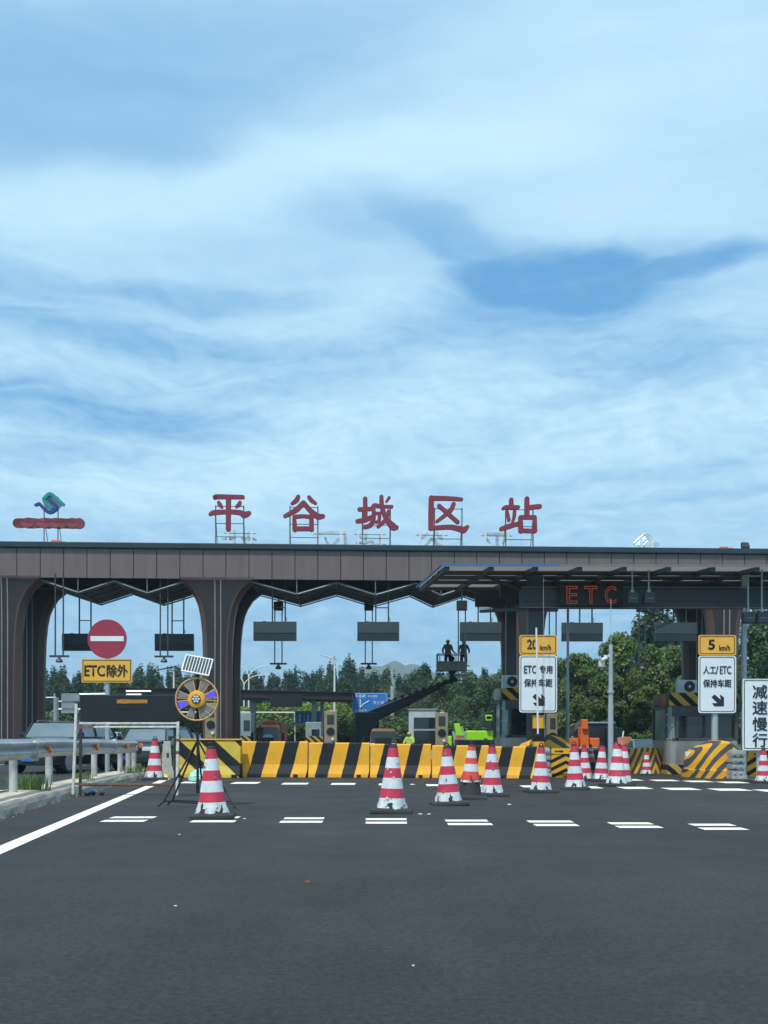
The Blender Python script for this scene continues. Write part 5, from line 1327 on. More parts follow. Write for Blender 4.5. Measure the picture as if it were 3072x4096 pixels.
for a, b_, y in ((505, 604, 2764), (506, 565, 2778)):
    m = MB(); zz = PZ(550, y, d); m.box((PX((a+b_)/2, d)-t.location.x, -.06, zz), ((b_-a)/F*d, .10, .10)); m.build('bright_strip', 'strip_glow', t)  # white strips under the roof edge, glow added to make them bright

# ================================================================ VEHICLES
def car(x, y, rz, L, W_, Ht, paint, lab, suv=False, plate='plate_blue', name='parked_car', cat='car'):
    t = thing(name, lab, cat, (x, y, 0), rz); g0 = .22 if not suv else .28; sh = Ht*(.56 if not suv else .70); hw = W_/2
    secs = [(-L/2, .80, g0+.12, sh*.62), (-L/2+.10, .93, g0+.02, sh*.82), (-L/2+.5, 1.0, g0, sh*.93), (-L*.22, 1.0, g0, sh), (L*.2, 1.0, g0, sh*1.02), (L/2-.3, 1.0, g0, sh*1.0), (L/2-.06, .94, g0+.05, sh*.93), (L/2, .84, g0+.15, sh*.8)]
    m = MB(); rings = []
    for yy, k, z0, z1 in secs:
        w = hw*k; rings.append([(-w*.96, yy, z0), (-w, yy, z0+(z1-z0)*.35), (-w*.99, yy, z0+(z1-z0)*.75), (-w*.90, yy, z1-.015), (-w*.5, yy, z1+.015), (w*.5, yy, z1+.015), (w*.90, yy, z1-.015), (w*.99, yy, z0+(z1-z0)*.75), (w, yy, z0+(z1-z0)*.35), (w*.96, yy, z0)])
    m.loft(rings); m.build('body', paint, t, smooth=True)
    ya, yb, yc, yd = -L*.20, -L*.02, L*.30 if not suv else L*.43, L*.42 if not suv else L*.48
    wt, wb = hw*(.80 if suv else .74), hw*.92; zr = Ht-.03
    if suv: yb = -L*.13
    gh = [(ya, wb, sh), (yb, wt, zr), (yc, wt, zr), (yd, wb, sh)]
    m = MB(); m.loft([[(-wt, yb, zr-.04), (-wt*.9, yb, zr), (wt*.9, yb, zr), (wt, yb, zr-.04)], [(-wt, (yb+yc)/2, zr-.02), (-wt*.9, (yb+yc)/2, zr+.03), (wt*.9, (yb+yc)/2, zr+.03), (wt, (yb+yc)/2, zr-.02)], [(-wt, yc, zr-.04), (-wt*.9, yc, zr), (wt*.9, yc, zr), (wt, yc, zr-.04)]])
    for sx in (-1, 1):
        m.bar((sx*wb, ya, sh-.02), (sx*wt, yb, zr-.02), .06, .07); m.bar((sx*wb*.99, (ya+yd)/2, sh), (sx*wt, (yb+yc)/2, zr-.02), .06, .08); m.bar((sx*wb, yd, sh-.02), (sx*wt, yc, zr-.02), .06, .09)
    m.build('roof', paint, t, smooth=True)
    m = MB(); m.add([(-wb, ya, sh-.01), (wb, ya, sh-.01), (wt, yb, zr-.04), (-wt, yb, zr-.04), (0, ya-.05, sh-.01), (0, yb-.03, zr-.03)], [(0, 4, 5, 3), (4, 1, 2, 5)]); m.build('windscreen', 'glass_car', t, smooth=True)
    m = MB()
    for sx in (-1, 1): m.add([(sx*(wb-.01), ya, sh), (sx*(wb-.01), yd, sh), (sx*(wt-.01), yc, zr-.04), (sx*(wt-.01), yb, zr-.04)], [(0, 1, 2, 3)])
    m.add([(-wb, yd, sh), (wb, yd, sh), (wt, yc, zr-.04), (-wt, yc, zr-.04)], [(0, 1, 2, 3)]); m.build('side_windows', 'glass_car', t)
    rw = .33 if not suv else .39
    for sx in (-1, 1):
        for yy in (-L*.31, L*.30):
            m = MB(); m.lathe([(rw-.11, -.11), (rw-.02, -.115), (rw, -.09), (rw, .09), (rw-.02, .115), (rw-.11, .11)], 22, c=(sx*(hw-.12), yy, rw), axis='X'); w_ = m.build('wheel', 'rubber', t, smooth=True)
            m = MB(); m.lathe([(.001, .02), (.06, .05), (.08, .02), (rw-.13, .03), (rw-.10, .06)], 22, c=(sx*(hw-.06), yy, rw), axis='X'); m.build('rim', 'galv', w_)
    for sx in (-1, 1):
        m = MB(); m.box((sx*hw*.68, -L/2+.06, sh*.72), (hw*.36, .12, .15), (0, 0, R(12*sx))); m.build('headlight', 'lamp_glass', t, bevel=.02)
        m = MB(); m.box((sx*(hw+.09), ya+.12, sh+.08), (.20, .10, .15)); m.build('mirror', paint, t, bevel=.03)
    m = MB(); m.box((0, -L/2+.01, sh*.66), (hw*.9, .06, .20)); 
    m.build('grille', 'black', t, bevel=.01)
    m = MB(); m.box((0, -L/2-.03, g0+.20), (.46, .02, .14)); m.build('licence_plate', plate, t)
    m = MB(); m.box((0, -L/2+.07, g0+.06), (hw*1.5, .14, .12)); m.build('bumper', 'black', t, bevel=.02)
    if suv:
        m = MB()
        for sx in (-1, 1): m.bar((sx*wt*.88, yb+.15, zr+.06), (sx*wt*.88, yc-.1, zr+.06), .035, .03); m.bar((sx*wt*.88, yb+.15, zr), (sx*wt*.88, yb+.15, zr+.06), .03); m.bar((sx*wt*.88, yc-.1, zr), (sx*wt*.88, yc-.1, zr+.06), .03)
        m.build('roof_rail', 'galv', t)
    return t
p = G(185, 3097); car(p.x-.20, p.y+2.3, R(-10), 4.6, 1.98, 1.74, 'car_dark', 'large dark off-road car driving towards the camera behind the guardrail', True, 'plate_blue', 'off_road_car')
p = G(510, 3085); car(p.x+.35, p.y+2.4, R(-8), 4.5, 1.80, 1.56, 'car_dark', 'dark car with blue licence plate behind the right half of the message board', True)
car(PX(376, 62), 64, R(-4), 4.5, 1.8, 1.5, 'car_white', 'distant white car with a red roof lamp between the dark cars')
m = MB(); m.box((.25, -.2, 1.6), (.9, .4, .2)); q = m.build('roof_lamp', 'machine_orange', bpy.data.objects['parked_car.001'], bevel=.04)
car(PX(650, 40), 43, R(-3), 4.6, 1.8, 1.38, 'car_blue', 'dark blue car hidden behind the cone on the broad black foot')
car(PX(2680, 37), 40, 0, 4.4, 1.7, 1.16, 'car_white', 'pale car roof behind the striped flank of the right booth')

def truck_cab(x0, x1, ytop, d, paint, lab, extra):
    k = F/d; w = (x1-x0)/k; zt_ = PZ((x0+x1)/2, ytop, d); t = thing('truck', lab, 'truck', (PX((x0+x1)/2, d), d, 0)); hw = w/2
    zw0 = zt_-1.25
    m = MB(); rings = []
    for z, k_, y in ((.45, .98, 0), (zw0-.1, 1.0, 0), (zw0+.1, .99, .03), (zt_-.18, .86, .32), (zt_-.05, .80, .42), (zt_, .70, .55)):
        a = hw*k_; rings.append([(-a, y+.06, z), (-a+.08, y, z), (a-.08, y, z), (a, y+.06, z), (a, 1.9, z), (-a, 1.9, z)])
    m.loft(rings); m.build('cab', paint, t, smooth=True)
    m = MB(); m.add([(-hw*.90, -.0, zw0+.05), (hw*.90, -.0, zw0+.05), (hw*.84, .30, zt_-.15), (-hw*.84, .30, zt_-.15)], [(0, 1, 2, 3)]); m.build('windscreen', 'glass_dark', t)
    m = MB(); m.prism([(-hw*.62, zw0+.12), (hw*.62, zw0+.12), (hw*.60, zw0+.5), (hw*.3, zw0+.72), (-hw*.3, zw0+.72), (-hw*.60, zw0+.5)], 0, .01); o = m.build('sunshade', 'sign_back', t); o.rotation_euler = (R(-16), 0, 0); o.location = (0, -.02-.0, 0)
    for v in o.data.vertices: v.co.z -= zw0
    o.location = (0, -.045, zw0)
    m = MB(); m.box((0, -.02, 1.0), (hw*1.2, .06, .35)); m.build('grille', 'black', t, bevel=.02)
    m = MB(); m.box((0, -.08, .55), (w, .22, .30)); m.build('bumper', 'dark_steel', t, bevel=.03)
    for sx in (-1, 1):
        m = MB(); m.box((sx*hw*.78, -.09, .78), (.3, .06, .18)); m.build('headlight', 'lamp_glass', t, bevel=.02)
        m = MB(); m.bar((sx*hw, .1, zt_-.4), (sx*(hw+.3), -.05, zt_-.45), .03); m.box((sx*(hw+.3), -.05, zt_-.75), (.16, .08, .55)); m.build('mirror', 'black', t)
        for yy in (1.0, 5.0):
            m = MB(); m.lathe([(.3, -.14), (.48, -.14), (.50, -.1), (.50, .1), (.48, .14), (.3, .14)], 20, c=(sx*(hw-.16), yy, .50), axis='X'); w_ = m.build('wheel', 'rubber', t, smooth=True)
            m = MB(); m.lathe([(.001, .05), (.12, .08), (.3, .04)], 16, c=(sx*(hw-.08), yy, .50), axis='X'); m.build('rim', 'galv_worn', w_)
    m = MB(); m.box((0, 3.9, .82), (w*.8, 4.4, .25)); m.build('chassis', 'dark_steel', t)
    if extra == 'cargo': m = MB(); m.box((0, 4.1, 1.5), (w*.95, 3.8, 1.1)); m.build('cargo_bed', paint, t, bevel=.02); m = MB(); m.box((0, 1.1, zt_+.13), (w*.62, .5, .26)); m.build('roof_fairing', paint, t, bevel=.06)
    return t
truck_cab(1030, 1112, 2899, 58, 'truck_rust', 'rust orange truck with a pale sunshade behind the second block', 'cargo')
bt = truck_cab(1476, 1590, 2914, 54, 'rust', 'brown framed truck cab carrying the long dark lift boom', 'boom')
# lift boom on that truck
def W_(px, py, d): p = P(px, py, d); return Vector((p.x-bt.location.x, p.y-bt.location.y, p.z))
m = MB(); m.box(W_(1468, 2915, 58.5), (1.4, 1.6, 1.9)); m.cyl((-.6, 4.5, .9), (-.6, 4.5, 1.6), .7, n=20); m.build('turret', 'boom_dark', bt, bevel=.08)
pts = [(1462, 2880, 34), (1560, 2830, 30), (1640, 2800, 24), (1700, 2772, 19), (1745, 2750, 16), (1798, 2724, 11)]
rings = []
for px, py, hw in pts:
    c = W_(px, py, 58.5); h = hw/F*58.5; rings.append([(c.x-.1, c.y-.28, c.z-h), (c.x-.1, c.y+.28, c.z-h), (c.x+.1, c.y+.28, c.z+h), (c.x+.1, c.y-.28, c.z+h)])
m = MB(); m.loft(rings); m.build('main_boom', 'boom_dark', bt, bevel=.05)
m = MB(); m.bar(W_(1440, 2858, 58.2), W_(1640, 2778, 58.2), .05, .06); m.build('boom_highlight', 'pole_grey', bt)
rr = random.Random(31); m = MB()
for q in range(16):
    u = q/15; px, py = 1580+215*u, 2812-88*u; hh = 22*(1-u)+11
    m.box(W_(px, py+hh*.55*(1 if q % 2 else -1)*.9, 58.2), (.20, .4, .15), (0, R(-28+rr.uniform(-12, 12)), 0)); 
m.build('cylinder_brackets', 'boom_dark', bt, bevel=.02)
m = MB(); m.bar(W_(1800, 2722, 58.5), W_(1812, 2728, 58.5), .3); m.bar(W_(1806, 2730, 58.5), W_(1806, 2684, 58.5), .22, .3); m.bar(W_(1816, 2726, 58.5), W_(1816, 2690, 58.3), .12); m.box(W_(1808, 2688, 58.5), (.42, .4, .16)); m.cyl(W_(1822, 2720, 58.2), W_(1822, 2720, 58.8), .13, n=12); m.build('jib', 'boom_dark', bt, bevel=.02)
# bucket
d = 58.0; k = F/d; x0, x1 = 1748, 1868; bz = PZ(1808, 2682, d); bx = PX(1808, d, 2682)
t = thing('lift_bucket', 'grey railed lift bucket held up by the dark boom', 'lift bucket', (bx, d, bz)); w = (x1-x0)/k; hs = 36/k; hr = 68/k; dp = 1.0
m = MB(); m.box((0, dp/2, .03), (w, dp, .06)); m.box((0, .02, hs*.55), (w, .03, hs)); m.box((0, dp-.02, hs*.5), (w, .03, hs*.9))
for sx in (-1, 1): m.box((sx*(w/2-.02), dp/2, hs*.5), (.03, dp-.06, hs*.9))
m.build('tub', 'bucket_grey', t, bevel=.008)
m = MB()
for sx in (-1, 1):
    for y in (.03, dp-.03): m.bar((sx*(w/2-.04), y, 0), (sx*(w/2-.04), y, hr), .06)
    m.bar((sx*(w/2-.04), .03, hr-.02), (sx*(w/2-.04), dp-.03, hr-.02), .05)
for y in (.03, dp-.03): m.bar((-w/2, y, hr-.02), (w/2, y, hr-.02), .05)
m.bar((-w/2+.16, .02, .1), (-w/2+.16, .02, hr), .05); m.bar((.18, .02, .4), (.18, .02, hr), .03); m.bar((.25, .02, .4), (.25, .02, hr), .03); m.bar((w/2, .3, hs*.55), (w/2+.2, .3, hs*.55), .06); m.build('railing', 'bucket_grey', t)
m = MB()
for z in (0, .03): m.lathe([(.14, -.02), (.17, 0), (.14, .02)], 18, c=(-.05+z, -.04, hs+.16), axis='Y')
m.build('hose_coil', 'black', t, smooth=True)

# ---------------------------------------------------------------- people
def person(lab, loc, rz, joints, mats, zsplit, helmet=True, group=None):
    """one continuous skinned body; joints: name -> (x, y, z, r); faces coloured by where they lie"""
    t = thing('person', lab, 'person', loc, rz, group)
    names = list(joints); E_ = [('pelvis', 'belly'), ('belly', 'chest'), ('chest', 'neck'), ('neck', 'head'), ('head', 'crown'), ('chest', 'shl'), ('shl', 'ell'), ('ell', 'wrl'), ('wrl', 'hal'), ('chest', 'shr'), ('shr', 'elr'), ('elr', 'wrr'), ('wrr', 'har'), ('pelvis', 'hil'), ('hil', 'knl'), ('knl', 'anl'), ('anl', 'tol'), ('pelvis', 'hir'), ('hir', 'knr'), ('knr', 'anr'), ('anr', 'tor')]
    me = bpy.data.meshes.new('body'); me.from_pydata([joints[n][:3] for n in names], [(names.index(a), names.index(b)) for a, b in E_], [])
    o = bpy.data.objects.new('body', me); SC.collection.objects.link(o)
    md = o.modifiers.new('s', 'SKIN'); md.use_smooth_shade = True
    for i, n in enumerate(names):
        r = joints[n][3]; r = r if isinstance(r, tuple) else (r, r); me.skin_vertices[0].data[i].radius = r; me.skin_vertices[0].data[i].use_root = (n == 'pelvis')
    o.modifiers.new('u', 'SUBSURF').levels = 2
    dg = bpy.context.evaluated_depsgraph_get(); nm = bpy.data.meshes.new_from_object(o.evaluated_get(dg)); bpy.data.objects.remove(o)
    b = bpy.data.objects.new('body', nm); SC.collection.objects.link(b); b.parent = t
    nm.materials.clear()
    for m_ in ('skin', mats[0], mats[1]): nm.materials.append(M[m_])
    for p_ in nm.polygons:
        c = p_.center; z = c.z
        if z > joints['neck'][2]+.01: i = 0
        elif z < joints['belly'][2]-.08 and abs(c.x) < .24: i = 2
        else:
            i = 1
            for h in ('l', 'r'):
                e = Vector(joints['el'+h][:3]); w = Vector(joints['ha'+h][:3])
                if (c-w).length < .30 and (c-w).length < (c-Vector(joints['chest'][:3])).length*.8: i = 0
        p_.material_index = i; p_.use_smooth = True
    hd = Vector(joints['head'][:3])
    if helmet:
        m = MB(); m.lathe([(.150, -.01), (.125, 0), (.122, .05), (.095, .10), (.05, .13), (.001, .138)], 18, c=(hd.x, hd.y, hd.z+.03)); m.build('helmet', 'helmet', t, smooth=True)
    m = MB()
    for sx in (-1, 1): m.box((hd.x+sx*.088, hd.y, hd.z-.01), (.02, .04, .06))
    m.build('ears', 'skin', t)
    return t
def jt(arm_l, arm_r, lean=0.0, dz=0.0):
    j = {'pelvis': (0, 0, .93, (.18, .15)), 'belly': (0, 0, 1.08, (.18, .15)), 'chest': (0, lean*.6, 1.32, (.21, .16)), 'neck': (0, lean, 1.50, .07), 'head': (0, lean, 1.62, (.10, .11)), 'crown': (0, lean, 1.71, (.085, .095)),
         'hil': (-.11, 0, .88, .13), 'knl': (-.13, -.02, .48, .09), 'anl': (-.13, 0, .10, .065), 'tol': (-.14, .14, .035, .04), 'hir': (.11, 0, .88, .13), 'knr': (.13, -.02, .48, .09), 'anr': (.13, 0, .10, .065), 'tor': (.14, .14, .035, .04)}
    for s, a in (('l', arm_l), ('r', arm_r)):
        sg = -1 if s == 'l' else 1
        j['sh'+s] = (sg*.20, lean*.6, 1.42, .085)
        for nm, p_, r in zip(('el', 'wr', 'ha'), a, (.065, .045, .048)): j[nm+s] = (*p_, r)
    return j
px = PX(1793, d); person('person in dark shirt standing left in the raised lift bucket, hand on the rail', (px, d+.45, bz+.06), R(4), jt([(-.30, .10, 1.17), (-.24, .28, .98), (-.22, .34, .93)], [(.27, .02, 1.16), (.36, -.16, 1.02), (.42, -.24, .99)], .03), ('shirt', 'trousers'), 1, True, None)
px = PX(1857, d); person('person in grey shirt standing right in the raised lift bucket, arms bent forward', (px, d+.50, bz+.06), R(-4), jt([(-.30, .06, 1.17), (-.26, .24, 1.06), (-.20, .32, 1.08)], [(.31, .05, 1.18), (.33, .22, 1.05), (.28, .30, 1.03)], .04), ('shirt', 'trousers'), 1, True, None)
p = P(1640, 2955, 47)
person('person in a yellow green vest behind the blocks, in front of the white cabin', (p.x, 47, 0), R(150), jt([(-.28, .12, 1.17), (-.22, .32, 1.05), (-.16, .40, 1.05)], [(.28, .12, 1.17), (.22, .32, 1.05), (.16, .40, 1.05)], .06), ('vest', 'trousers'), 1, True, None).scale = (.9, .9, .82)

# ---------------------------------------------------------------- lime and orange lifts
def boomlift(d, lab, paint, parts, extras):
    x0 = parts[0][0]; t = thing('boom_lift', lab, 'boom lift', (PX(x0, d), d, 0)); ox = t.location.x
    def V(px, py, dd=0): p = P(px, py, d+dd); return Vector((p.x-ox, dd, max(p.z, 0)))
    return t, V
d = 46; t, V = boomlift(d, 'lime green lift machine with a big boxy hood behind the blocks', 'lime', [(1920,)], None); k = F/d
m = MB(); a, b_ = V(1868, 2990), V(1974, 2922); m.box(((a.x+b_.x)/2, .7, (a.z+b_.z)/2), (b_.x-a.x, 1.4, b_.z-a.z)); m.build('hood', 'lime', t, bevel=.08)
m = MB(); c = V(1938, 2960); 
for q, (x, z, w_, h_) in enumerate(((0, 0, .05, .16), (.07, .06, .10, .03), (.07, .0, .03, .14), (.12, -.02, .03, .12), (.09, -.07, .10, .025))): m.box((c.x+x, -.006-.001*q, c.z+z), (w_, .01, h_))
m.build('hood_mark', 'black', t)
m = MB(); m.bar(V(1955, 2862), V(1955, 2880), .30, .30); m.box(V(1955, 2872), (.30, .3, .28)); m.build('boom_head', 'lime', t, bevel=.04)
m = MB(); m.bar(V(1944, 2874), V(1942, 2912), .08); m.bar(V(1967, 2874), V(1966, 2915), .08); m.tube([V(1936, 2868), V(1925, 2885), V(1912, 2905), V(1903, 2920)], .03, n=6); m.tube([V(1940, 2870), V(1932, 2890), V(1920, 2915)], .03, n=6); m.box(V(1955, 2900), (.22, .3, .4)); m.build('linkage', 'dark_steel', t)
m = MB(); m.box((0, .8, .75), (2.1, 1.8, .7)); m.build('turntable', 'black', t, bevel=.05)
for x in (-.8, .8):
    for y in (.2, 1.5):
        m = MB(); m.lathe([(.2, -.14), (.42, -.14), (.45, -.1), (.45, .1), (.42, .14), (.2, .14)], 18, c=(x, y, .45), axis='X'); m.build('wheel', 'rubber', t, smooth=True)
t, V = boomlift(49, 'lime green lift arm leaning beside the payment machine', 'lime', [(1830,)], None)
m = MB(); m.add([V(1816, 2894), V(1837, 2894), V(1856, 2944), V(1824, 2944), V(1816, 2894, .5), V(1837, 2894, .5), V(1856, 2944, .5), V(1824, 2944, .5)], [(3, 2, 1, 0), (4, 5, 6, 7), (0, 1, 5, 4), (1, 2, 6, 5), (2, 3, 7, 6), (3, 0, 4, 7)]); m.build('arm_cover', 'lime', t, bevel=.03)
m = MB(); a, b_ = V(1792, 2990), V(1808, 2944); m.box(((a.x+b_.x)/2, .3, (a.z+b_.z)/2), (b_.x-a.x, .6, b_.z-a.z)); m.build('side_hood', 'lime', t, bevel=.06)
m = MB(); m.bar(V(1846, 2905, .2), V(1862, 2948, .2), .08); m.bar(V(1813, 2925, .2), V(1822, 2985, .2), .12); m.box((V(1838, 2965).x, .3, 1.0), (.5, .5, .8)); m.build('linkage', 'pole_grey', t)
m = MB()
for q in range(6): a = V(1824+5*q, 2945, -.02); b_ = V(1822+6*q, 2975, -.02); m.tube([a, (a+b_)/2+Vector((.04*(-1)**q, -.03, 0)), b_], .018, n=5)
m.build('hoses', 'machine_orange', t)
m = MB(); m.box((0, .5, .35), (1.4, 1.4, .5)); m.build('chassis', 'black', t, bevel=.05)
for x in (-.6, .6):
    m = MB(); m.lathe([(.2, -.12), (.38, -.12), (.40, .0), (.38, .12), (.2, .12)], 18, c=(x, .2, .4), axis='X'); m.build('wheel', 'rubber', t, smooth=True)
d = 45.5; t, V = boomlift(d, 'orange lift machine with upright arm left of the camera mast', 'machine_orange', [(2340,)], None)
m = MB(); a, b_ = V(2322, 2990), V(2356, 2908); m.box(((a.x+b_.x)/2, .3, (a.z+b_.z)/2), (b_.x-a.x, .6, b_.z-a.z)); m.build('upright', 'machine_orange', t, bevel=.04)
m = MB(); a, b_ = V(2328, 2918), V(2350, 2877); m.box(((a.x+b_.x)/2, .12, (a.z+b_.z)/2), (b_.x-a.x, .5, b_.z-a.z)); m.build('arm_head', 'machine_orange', t, bevel=.04)
m = MB(); a, b_ = V(2274, 2990), V(2314, 2952); m.box(((a.x+b_.x)/2, .4, (a.z+b_.z)/2), (b_.x-a.x, .8, b_.z-a.z)); a, b_ = V(2360, 2988), V(2399, 2952); m.box(((a.x+b_.x)/2, .4, (a.z+b_.z)/2), (b_.x-a.x, .8, b_.z-a.z))
a, b_ = V(2318, 3028), V(2398, 2992); m.box(((a.x+b_.x)/2, .5, (a.z+b_.z)/2), (b_.x-a.x, .9, b_.z-a.z)); m.build('hood', 'machine_orange', t, bevel=.05)
m = MB()
for q in range(5): m.tube([V(2322, 2884+4*q, -.02), V(2300, 2898+6*q, -.05), V(2282, 2922+4*q, -.02), V(2270, 2946+2*q, 0)], .022, n=6)
m.build('hoses', 'dark_steel', t)
m = MB(); m.bar(V(2270, 2990, -.05), V(2400, 2989, -.05), .04); m.build('guard_rail', 'chip_paint', t)
m = MB(); m.box((0.1, .6, .42), (1.6, 1.4, .5)); m.build('chassis', 'black', t, bevel=.05)
for x in (-.5, .75):
    m = MB(); m.lathe([(.2, -.14), (.42, -.14), (.44, 0), (.42, .14), (.2, .14)], 18, c=(x, .0, .43), axis='X'); m.build('wheel', 'rubber', t, smooth=True)
# dark panelled container behind the mast
d = 50; k = F/d; t = thing('dark_container', 'dark box body with a pale top rail behind the orange lift', 'container', (PX(2390, d), d, 0))
w = 118/k; z1 = PZ(2390, 2890, d); m = MB(); m.box((.1, 1.2, (z1+.5)/2), (w, 2.4, z1-.5)); m.build('box_body', 'board_darker', t, bevel=.03)
m = MB(); m.box((.1, -.02, z1), (w+.05, .10, .07)); m.build('top_rail', 'galv', t)
m = MB(); m.box((.65, -.5, 1.25), (.75, .5, .9)); m.build('engine_box', 'black', t, bevel=.04)
for x in (-.7, .8):
    m = MB(); m.lathe([(.2, -.12), (.42, -.12), (.44, 0), (.42, .12), (.2, .12)], 18, c=(x, .3, .43), axis='X'); m.build('wheel', 'rubber', t, smooth=True)
# ================================================================ VEGETATION
def foliage(blobs, n, size, seed, up=.25, mb=None, flat=0.0):
    """leaf clumps spread through ellipsoids: blobs = (x, y, z, rx, ry, rz)"""
    r = random.Random(seed); mb = mb or MB(); vol = [b[3]*b[4]*b[5] for b in blobs]; tot = sum(vol)
    for b, v in zip(blobs, vol):
        for _ in range(max(6, int(n*v/tot))):
            while True:
                q = Vector((r.uniform(-1, 1), r.uniform(-1, 1), r.uniform(-1, 1)))
                if .02 < q.length < 1: break
            q = q.normalized()*(q.length**.45)
            c = Vector((b[0]+q.x*b[3], b[1]+q.y*b[4], b[2]+q.z*b[5]))
            nrm = (q+Vector((r.uniform(-.9, .9), r.uniform(-.9, .9), r.uniform(-.5, .9)+up))).normalized()
            s = size*r.uniform(.55, 1.35); rot = nrm.to_track_quat('Z', 'Y') @ Euler((0, 0, r.uniform(0, 6.28))).to_quaternion()
            pts = [rot @ Vector((x*s, y*s*.7, z*s)) for x, y, z in ((-.5, -.1, 0), (-.05, -.5, .08), (.55, 0, -.05), (.0, .48, .1))]
            mb.add([c+p for p in pts], [(0, 1, 2, 3)])
    return mb
def trunk_mesh(h, r, seed, limbs, spread, lean=0.0):
    rr = random.Random(seed); m = MB(); pts = [(rr.uniform(-.1, .1)*q, rr.uniform(-.1, .1)*q, h*q/4) for q in range(5)]; m.tube(pts, [r, r*.8, r*.6, r*.42, r*.15], n=8)
    for q in range(limbs):
        z = h*rr.uniform(.25, .8); a = rr.uniform(0, 6.28); l = spread*rr.uniform(.5, 1); m.tube([(0, 0, z), (math.cos(a)*l*.5, math.sin(a)*l*.5, z+l*.5), (math.cos(a)*l, math.sin(a)*l, z+l*.9)], [r*.35, r*.22, r*.06], n=5)
    return m
def make_tree(kind, seed, leafm, lab, cat='tree', name=None, group=None):
    rr = random.Random(seed); t = thing(name or kind+'_tree', lab, cat, (0, 0, 0), 0, group)
    if kind == 'poplar':       # 1.0 tall reference = 13 m
        bl = []
        for q in range(26):
            u = q/25; z = 1.6+11.2*u; w = 1.25*(math.sin(math.pi*min(1, (u*.86+.12)))**.8)
            a = rr.uniform(0, 6.28); off = w*rr.uniform(.1, .75)
            bl.append((off*math.cos(a), off*math.sin(a), z+rr.uniform(-.3, .3), w*rr.uniform(.35, .6), w*rr.uniform(.35, .6), rr.uniform(.7, 1.3)))
        for q in range(5): a = rr.uniform(0, 6.28); bl.append((rr.uniform(.1, .7)*math.cos(a), rr.uniform(.1, .7)*math.sin(a), rr.uniform(10.6, 13), .22, .22, .9))
        foliage(bl, 5200, .32, seed, .4).build('crown', leafm, t); trunk_mesh(11.5, .22, seed, 6, 1.2).build('trunk', 'bark', t)
    elif kind == 'broad':
        bl = []
        for q in range(58):
            a = rr.uniform(0, 6.28); u = rr.random(); z = 1.4+8.0*u; w = 3.4*math.sin(math.pi*min(1, u*.78+.22))**.6; off = w*rr.random()**.5
            s = rr.uniform(.55, 1.2); bl.append((off*math.cos(a), off*math.sin(a), z, s, s, s*rr.uniform(.6, 1.0)))
        foliage(bl, 11500, .36, seed, .5).build('crown', leafm, t); trunk_mesh(7.5, .3, seed, 9, 2.6).build('trunk', 'bark', t)
    elif kind == 'willow':
        bl = []
        for q in range(60):
            a = rr.uniform(0, 6.28); u = rr.random(); z = 1.2+7.2*u; w = 4.0*math.sin(math.pi*min(1, u*.70+.26))**.6; off = w*rr.random()**.5
            s = rr.uniform(.5, 1.0); bl.append((off*math.cos(a), off*math.sin(a), z, s*.8, s*.8, s*1.2))
        foliage(bl, 9000, .26, seed, .1).build('crown', leafm, t); trunk_mesh(6.5, .32, seed, 9, 2.8).build('trunk', 'bark', t)
    else:                       # shrub
        bl = []
        for q in range(22):
            a = rr.uniform(0, 6.28); off = 1.4*rr.random()**.6; s = rr.uniform(.35, .7); bl.append((off*math.cos(a), off*math.sin(a)*.8, .5+rr.random()*1.5, s, s, s))
        foliage(bl, 2600, .20, seed, .6).build('crown', leafm, t); trunk_mesh(1.4, .06, seed, 6, .8).build('stems', 'bark', t)
    return t
def place(src, px, d, py_top, ref_h, lab=None, wide=1.0, first=False, rz=0.0):
    o = src if first else dup(src); zt_ = PZ(px, py_top, d); s = zt_/ref_h
    o.location = (PX(px, d), d, -.02); o.scale = (s*wide, s*wide, s); o.rotation_euler = (0, 0, rz)
    if lab: o['label'] = lab
    return o
rt_ = random.Random(77)
# poplar wood beyond the plaza, trees one can tell apart by their tips
pops = [make_tree('poplar', 200+i, 'leaf_poplar', 'dark poplar in the dense far row beyond the plaza', group='poplars in the far row') for i in range(5)]
used = set(); k = 0
row = []
for px in range(-140, 3230, 27):
    if px < 200: top = 2690
    elif px < 560: top = 2676
    elif px < 960: top = 2672
    elif px < 1280: top = 2675
    elif px < 1400: top = 2655
    elif px < 1640: top = 2678
    elif px < 1780: top = 2668
    elif px < 2100: top = 2680
    else: top = 2660
    row.append((px+rt_.uniform(-14, 14), rt_.uniform(150, 170), top+rt_.uniform(-16, 22)))
for px in range(-120, 3230, 36): row.append((px+rt_.uniform(-18, 18), rt_.uniform(130, 146), 2702+rt_.uniform(-14, 26)))
for px, top in ((1398, 2628), (1412, 2640), (1702, 2640), (1690, 2655), (560, 2655), (608, 2668)): row.append((px, 148, top))
for px, d, top in row:
    i = k % 5; place(pops[i], px, d, top, 13.2, None, rt_.uniform(1.05, 1.45), first=(i not in used), rz=rt_.uniform(0, 6.28)); used.add(i); k += 1
